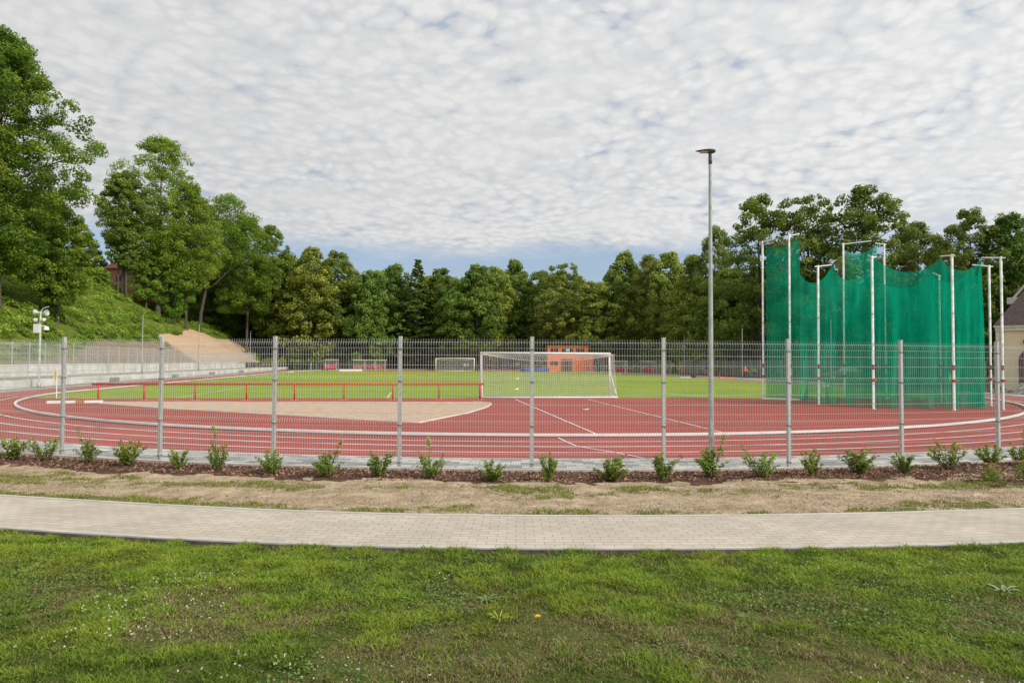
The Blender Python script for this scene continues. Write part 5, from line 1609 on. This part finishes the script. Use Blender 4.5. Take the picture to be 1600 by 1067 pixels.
wood = [
 (447, 398, 62, 150, 'm', 'mid green tree in the wood just right of the hillside trees'),
 (484, 388, 66, 144, 'y', 'yellowish tinged tree at the left end of the far wood'),
 (525, 394, 66, 150, 'd', 'dark tall tree left of the dip in the far wood skyline'),
 (553, 425, 48, 156, 'd', 'dark lower tree beside the tall dark one at the left of the wood'),
 (580, 422, 50, 146, 'm', 'mid green tree above the fourth post left of the narrow dark tree'),
 (614, 414, 52, 154, 'd', 'narrow dark tree above the fourth fence post'),
 (652, 404, 76, 150, 'c', 'pointed tall conifer rising highest over the red railing'),
 (688, 420, 54, 152, 'd', 'dark tree just right of the tall pointed conifer'),
 (715, 437, 46, 146, 'm', 'lower tree above the far goal'),
 (744, 415, 62, 144, 'm', 'broad mid green tree above the left post of the near goal'),
 (775, 419, 56, 150, 'm', 'full tree right behind the left half of the near goal'),
 (803, 407, 50, 158, 'd', 'narrow tree with a ragged top above the left half of the near goal'),
 (842, 424, 58, 154, 'd', 'dark tree above the middle of the near goal'),
 (884, 411, 66, 144, 'o', 'olive tree rising behind the orange hut'),
 (926, 440, 60, 138, 'y', 'yellow green tree right of the orange hut'),
 (951, 432, 46, 152, 'd', 'dark tree behind the yellow green one right of the hut'),
 (978, 395, 62, 142, 'd', 'tall dark tree above the rounded shelter'),
 (1013, 399, 60, 136, 'o', 'olive tree above the pale canopy shelter'),
 (1046, 393, 58, 132, 'm', 'mid green tree left of the tall lamp'),
 (1084, 400, 60, 122, 'y', 'yellowish tree behind the tall lamp post'),
 (1120, 354, 56, 118, 'o', 'taller olive tree just right of the tall lamp'),
 (1146, 440, 60, 108, 'd', 'dark lower tree between the tall lamp and the net'),
 (1188, 308, 104, 95, 'o', 'airy tree with sky gaps behind the left gate of the net'),
 (1265, 304, 104, 92, 'o', 'spreading olive tree behind the gap between the two net gates'),
 (1352, 291, 118, 86, 'o', 'tallest dense olive tree behind the far gate of the net'),
 (1432, 347, 84, 88, 'o', 'lower tree behind the net right of the tallest olive tree'),
 (1478, 380, 64, 92, 'd', 'small dark tree in the gap above the right of the net'),
 (1517, 327, 84, 80, 'o', 'narrow open tree behind the right corner of the net'),
 (1580, 336, 84, 78, 'd', 'dense dark tree above the cream building'),
 (1640, 330, 90, 80, 'o', 'tree behind the cream building at the right edge'),
]
for i, (px, top, wpx, D, k_, lb) in enumerate(wood):
    ks = [v for v in VAR if v[0] == k_]; c_ = cnt.get(k_, 0); cnt[k_] = c_+1; mname = ks[c_ % len(ks)]
    p = atd(px, D)
    if p.x < -41: z = float(hillz(p.x, p.y))
    elif p.y > 104 and p.x < 30: z = float(zb(np.array([p.x]), np.array([p.y]))[0])
    else: z = -.06
    H = zat(px, top, D)-z; R = wpx/2*D/FPX*1.42
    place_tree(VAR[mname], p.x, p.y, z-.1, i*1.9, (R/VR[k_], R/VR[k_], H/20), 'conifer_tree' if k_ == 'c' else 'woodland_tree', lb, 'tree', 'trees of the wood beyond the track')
# second and third rows close the wood; nothing in the photo tells these apart
def back(px, top, wpx, D, k_, i, lab, grp):
    ks = [v for v in VAR if v[0] == k_]; p = atd(px, D); z = -.1
    if p.x < -41: z = float(hillz(p.x, p.y))
    H = zat(px, top, D)-z; R = wpx/2*D/FPX*1.3
    place_tree(VAR[ks[i % len(ks)]], p.x, p.y, z, i*2.3, (R/VR[k_], R/VR[k_], H/20), 'woodland_tree', lab, 'tree', grp)


rr_ = random.Random(3)
i = 0
for px in range(285, 450, 26):
    back(px+rr_.uniform(-8, 8), rr_.uniform(400, 430), 62, 158+rr_.uniform(-6, 10), 'd', i, 'shaded tree in the back rows of the wood behind the hillside', 'back row trees behind the hillside'); i += 1
for px in range(436, 1130, 33):
    back(px+rr_.uniform(-8, 8), rr_.uniform(425, 450), 62, 166+rr_.uniform(-4, 10), 'dm'[i % 3 == 2], i, 'shaded tree in the back rows of the wood behind the pitch', 'back row trees behind the pitch'); i += 1
for px in range(1150, 1640, 44):
    back(px+rr_.uniform(-8, 8), rr_.uniform(415, 445), 84, 108+rr_.uniform(-5, 8), 'd', i, 'shaded tree in the back row of the wood behind the green net', 'back row trees behind the net'); i += 1


# --- undergrowth (uncountable)
def blobs(name, label, pts, size, per, leaf, mat, seed, cat='undergrowth'):
    rg = np.random.default_rng(seed); P = []; Nn = []; T = []
    for (x, y, z) in pts:
        s = size*rg.uniform(.6, 1.4); n = per
        dv = rg.normal(0, 1, (n, 3)); dv[:, 2] = np.abs(dv[:, 2]); dv /= np.linalg.norm(dv, axis=1, keepdims=True)
        P.append(np.array([x, y, z])+dv*rg.uniform(.3, 1, (n, 1))**.5*np.array([[s, s, s*rg.uniform(.6, 1.2)]]))
        nn = dv*.7+rg.normal(0, .5, (n, 3)); nn[:, 2] += .4; Nn.append(nn)
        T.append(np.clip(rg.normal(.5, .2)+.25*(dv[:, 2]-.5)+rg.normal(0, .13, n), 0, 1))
    P = np.concatenate(P); n = len(P)
    tag(link(name, cards_mesh(name, P, np.concatenate(Nn), leaf*rg.uniform(.6, 1.3, n), .55, mat, attr='tone', tone=np.concatenate(T))), label, cat, kind='stuff')


pts = []
while len(pts) < 950:
    y = RNG.uniform(-5, 150); d = 24*RNG.uniform(.03, 1)**(1.0 if y < 80 else 1.3); x = -40.5-d
    m_ = soilmask(np.array([x]), np.array([y]))[0]
    if m_.max() > .3 or RNG.random() < .15: continue
    pts.append((x, y, float(hillz(x, y))-.1))
blobs('hillside_undergrowth', 'bright green bushes and weeds covering the left hillside', pts, 1.05, 190, .30, M['leaf_hill'], 61)
pts = []
for _ in range(420):
    px = RNG.uniform(290, 1180); D = RNG.uniform(163, 190) if px < 1000 else RNG.uniform(128, 160)
    p = atd(px, D); z = float(hillz(p.x, p.y)) if p.x < -41 else (2.0 if p.x < 20 else 0)
    pts.append((p.x, p.y, z+RNG.uniform(0, 5)))
for _ in range(150):
    p = atd(RNG.uniform(1120, 1640), RNG.uniform(98, 118)); pts.append((p.x, p.y, RNG.uniform(0, 4)))
blobs('woodland_understory', 'deep shaded undergrowth between the trunks of the wood', pts, 3.0, 150, .6, M['leaf_shade'], 62)
pts = []
for _ in range(60):
    p = atd(RNG.uniform(395, 520), RNG.uniform(138, 150)); pts.append((p.x, p.y, float(hillz(p.x, p.y)) if p.x < -41 else 1.5))
for _ in range(90):
    y = RNG.uniform(-4, 95); 
    if 14 < y < 44: continue
    pts.append((42+RNG.uniform(-1.0, 6), y, -.1))
blobs('verge_undergrowth', 'low green growth along the far and right fences', pts, .9, 130, .28, M['leaf_wood'], 63)
# little weed seen through the net
p = at(1522, 622); t = thing('young_sapling', 'small yellow green sapling seen through the right part of the net', 'sapling', (p.x+.4, p.y+6.4, 0)); mb = MB()
rg = random.Random(8); mb.tube([(0, 0, 0), (.02, 0, .6), (0, .02, 1.1)], [.02, .015, .01], 6)
for i in range(8): a = i*2.4; mb.tube([(0, 0, .4+.08*i), (math.cos(a)*.25, math.sin(a)*.25, .7+.08*i)], [.01, .004], 5)
mb.obj('stem', M['stem'], t); gp = np.random.default_rng(9)
Q = gp.normal(0, 1, (260, 3))*[[.26, .26, .26]]+[[0, 0, 1.05]]
link('foliage', cards_mesh('foliage', Q, gp.normal(0, .6, Q.shape)+[0, 0, .7], .09, .6, M['leaf_yellow'], attr='tone', tone=gp.uniform(.5, 1, len(Q))), t)

# house on the hill
x, y, z = hpos(184, 119)
hs_ = thing('brick_house', 'red brick house with dark red roof half hidden behind trees on the hill', 'house', (x, y, zat(184, 443, 119)-.6), math.radians(-22)); zr = zat(190, 421, 122)-z
mb = MB(); mb.box((0, 4, .7), (7.6, 6, 6.4)); mb.obj('wall', M['brick'], hs_)
mb = MB(); zt_ = 3.6
mb.add([(-4.4, .4, zt_), (4.4, .4, zt_-.1), (4.4, 7.6, zt_), (-4.4, 7.6, zt_), (-4.4, 4, zt_+2.2), (4.2, 4, zt_+2.2)], [(0, 1, 5, 4), (2, 3, 4, 5), (1, 2, 5), (3, 0, 4)]); mb.obj('roof', M['redroof'], hs_)
mb = MB(); mb.box((-1.2, .97, 1.6), (1.1, .1, 1.3)); w_ = mb.obj('window', M['glass'], hs_); mb = MB(); mb.box((-1.2, .94, .9), (1.3, .14, .1)); mb.obj('sill', M['trim'], w_)


# ------------------------------------------------------------------ daylight
SUN_EL = math.radians(38)
AZ = (E1*math.cos(math.radians(33))-E2*math.sin(math.radians(33))).normalized()
sdir = Vector((AZ.x*math.cos(SUN_EL), AZ.y*math.cos(SUN_EL), math.sin(SUN_EL)))
sl_ = bpy.data.lights.new('sun', 'SUN'); so = bpy.data.objects.new('sun', sl_); COL.objects.link(so)
sl_.energy = 3.2; sl_.angle = math.radians(4); sl_.color = (1, .93, .82)
so.rotation_euler = sdir.to_track_quat('Z', 'Y').to_euler()

w = bpy.data.worlds.new('World'); SC.world = w; w.use_nodes = True
nt = w.node_tree; nt.nodes.clear()
out = nt.nodes.new('ShaderNodeOutputWorld'); bg = nt.nodes.new('ShaderNodeBackground'); nt.links.new(bg.outputs[0], out.inputs[0])
sky = nt.nodes.new('ShaderNodeTexSky'); sky.sky_type = 'NISHITA'; sky.sun_disc = False; sky.sun_elevation = SUN_EL
sky.sun_rotation = math.atan2(sdir.x, sdir.y); sky.air_density = 1.0; sky.dust_density = 1.0; sky.ozone_density = 1.5
STR = .10
bg.inputs[1].default_value = STR


def mth(op, a, b=None, c=None, clamp=False):
    n = nt.nodes.new('ShaderNodeMath'); n.operation = op; n.use_clamp = clamp
    for i, v in enumerate((a, b, c)):
        if v is None: continue
        if isinstance(v, (int, float)): n.inputs[i].default_value = v
        else: nt.links.new(v, n.inputs[i])
    return n.outputs[0]


tc = nt.nodes.new('ShaderNodeTexCoord'); sp_ = nt.nodes.new('ShaderNodeSeparateXYZ'); nt.links.new(tc.outputs['Generated'], sp_.inputs[0])
zc = mth('ADD', mth('MAXIMUM', sp_.outputs[2], 0.0), .17)
cx = mth('DIVIDE', sp_.outputs[0], zc); cy = mth('DIVIDE', sp_.outputs[1], zc)
cb_ = nt.nodes.new('ShaderNodeCombineXYZ'); nt.links.new(cx, cb_.inputs[0]); nt.links.new(cy, cb_.inputs[1])
# slightly warped sheet of small puffs
wn = nt.nodes.new('ShaderNodeTexNoise'); wn.inputs['Scale'].default_value = 1.6; wn.inputs['Detail'].default_value = 3; nt.links.new(cb_.outputs[0], wn.inputs['Vector'])
wv = nt.nodes.new('ShaderNodeVectorMath'); wv.operation = 'MULTIPLY_ADD'; nt.links.new(wn.outputs['Color'], wv.inputs[0]); wv.inputs[1].default_value = (.18, .18, 0); nt.links.new(cb_.outputs[0], wv.inputs[2])
mp = nt.nodes.new('ShaderNodeMapping'); mp.inputs['Rotation'].default_value = (0, 0, .5); mp.inputs['Scale'].default_value = (1.5, 1.6, 1); nt.links.new(wv.outputs[0], mp.inputs[0])
n2 = noise(nt, mp.outputs[0], .9, 4, .55); n3 = noise(nt, mp.outputs[0], 30, 5, .62); n1 = noise(nt, mp.outputs[0], 5.5, 6, .6)
vo = nt.nodes.new('ShaderNodeTexVoronoi'); vo.feature = 'SMOOTH_F1'; vo.inputs['Scale'].default_value = 15; vo.inputs['Smoothness'].default_value = .45; vo.inputs['Randomness'].default_value = 1.0
wv2 = nt.nodes.new('ShaderNodeVectorMath'); wv2.operation = 'MULTIPLY_ADD'; wn2 = nt.nodes.new('ShaderNodeTexNoise'); wn2.inputs['Scale'].default_value = 20; wn2.inputs['Detail'].default_value = 4; nt.links.new(mp.outputs[0], wn2.inputs['Vector'])
nt.links.new(wn2.outputs['Color'], wv2.inputs[0]); wv2.inputs[1].default_value = (.075, .075, 0); nt.links.new(mp.outputs[0], wv2.inputs[2]); nt.links.new(wv2.outputs[0], vo.inputs['Vector'])
puff = mth('SUBTRACT', 1.0, mth('MULTIPLY', vo.outputs['Distance'], 1.15))
nv_ = noise(nt, mp.outputs[0], 1.7, 3, .5); amp = nt.nodes.new('ShaderNodeMapRange'); amp.inputs[1].default_value = .35; amp.inputs[2].default_value = .65; amp.inputs[3].default_value = .16; amp.inputs[4].default_value = .52; nt.links.new(nv_, amp.inputs[0])
puff = mth('MULTIPLY_ADD', mth('SUBTRACT', puff, .55), amp.outputs[0], .22)
val = mth('ADD', mth('ADD', mth('MULTIPLY', puff, 1.0), mth('MULTIPLY', n1, .34)), mth('ADD', mth('MULTIPLY', n2, .34), mth('MULTIPLY', n3, .16)))
cov = ramp(nt, [(.34, (.42, .42, .42)), (.44, (.92, .92, .92)), (.52, (1, 1, 1))]); nt.links.new(val, cov.inputs[0])
shade = ramp(nt, [(.42, (.68, .70, .735)), (.56, (.772, .778, .788)), (.72, (.88, .88, .875))]); nt.links.new(val, shade.inputs[0])
# brighter towards the sun, greyer away from it
dt = nt.nodes.new('ShaderNodeVectorMath'); dt.operation = 'DOT_PRODUCT'; nt.links.new(tc.outputs['Generated'], dt.inputs[0]); dt.inputs[1].default_value = sdir
gl_ = nt.nodes.new('ShaderNodeMapRange'); gl_.inputs[1].default_value = -.5; gl_.inputs[2].default_value = .8; gl_.inputs[3].default_value = .84; gl_.inputs[4].default_value = 1.10; nt.links.new(dt.outputs['Value'], gl_.inputs[0])
sc_ = nt.nodes.new('ShaderNodeVectorMath'); sc_.operation = 'SCALE'; nt.links.new(shade.outputs[0], sc_.inputs[0]); nt.links.new(mth('MULTIPLY', gl_.outputs[0], 1/STR), sc_.inputs['Scale'])
# the cloud sheet ends low over the wood; noise breaks its edge
el = mth('ADD', sp_.outputs[2], mth('MULTIPLY', mth('SUBTRACT', n2, .5), .11))
edge = nt.nodes.new('ShaderNodeMapRange'); edge.interpolation_type = 'SMOOTHSTEP'; edge.inputs[1].default_value = .142; edge.inputs[2].default_value = .190; nt.links.new(el, edge.inputs[0])
covf = mth('MULTIPLY', cov.outputs[0], edge.outputs[0])
covf = mth('MAXIMUM', covf, .10)
blue = mixc(nt, .65, sky.outputs[0], (3.9, 5.3, 7.2))
fin = mixc(nt, covf, blue, sc_.outputs[0])
nt.links.new(fin, bg.inputs[0])

SC.view_settings.view_transform = 'Standard'; SC.view_settings.look = 'None'; SC.view_settings.exposure = 0; SC.view_settings.gamma = 1
SC.render.engine = 'CYCLES'
SC.cycles.max_bounces = 6; SC.cycles.transparent_max_bounces = 16; SC.cycles.use_denoising = True
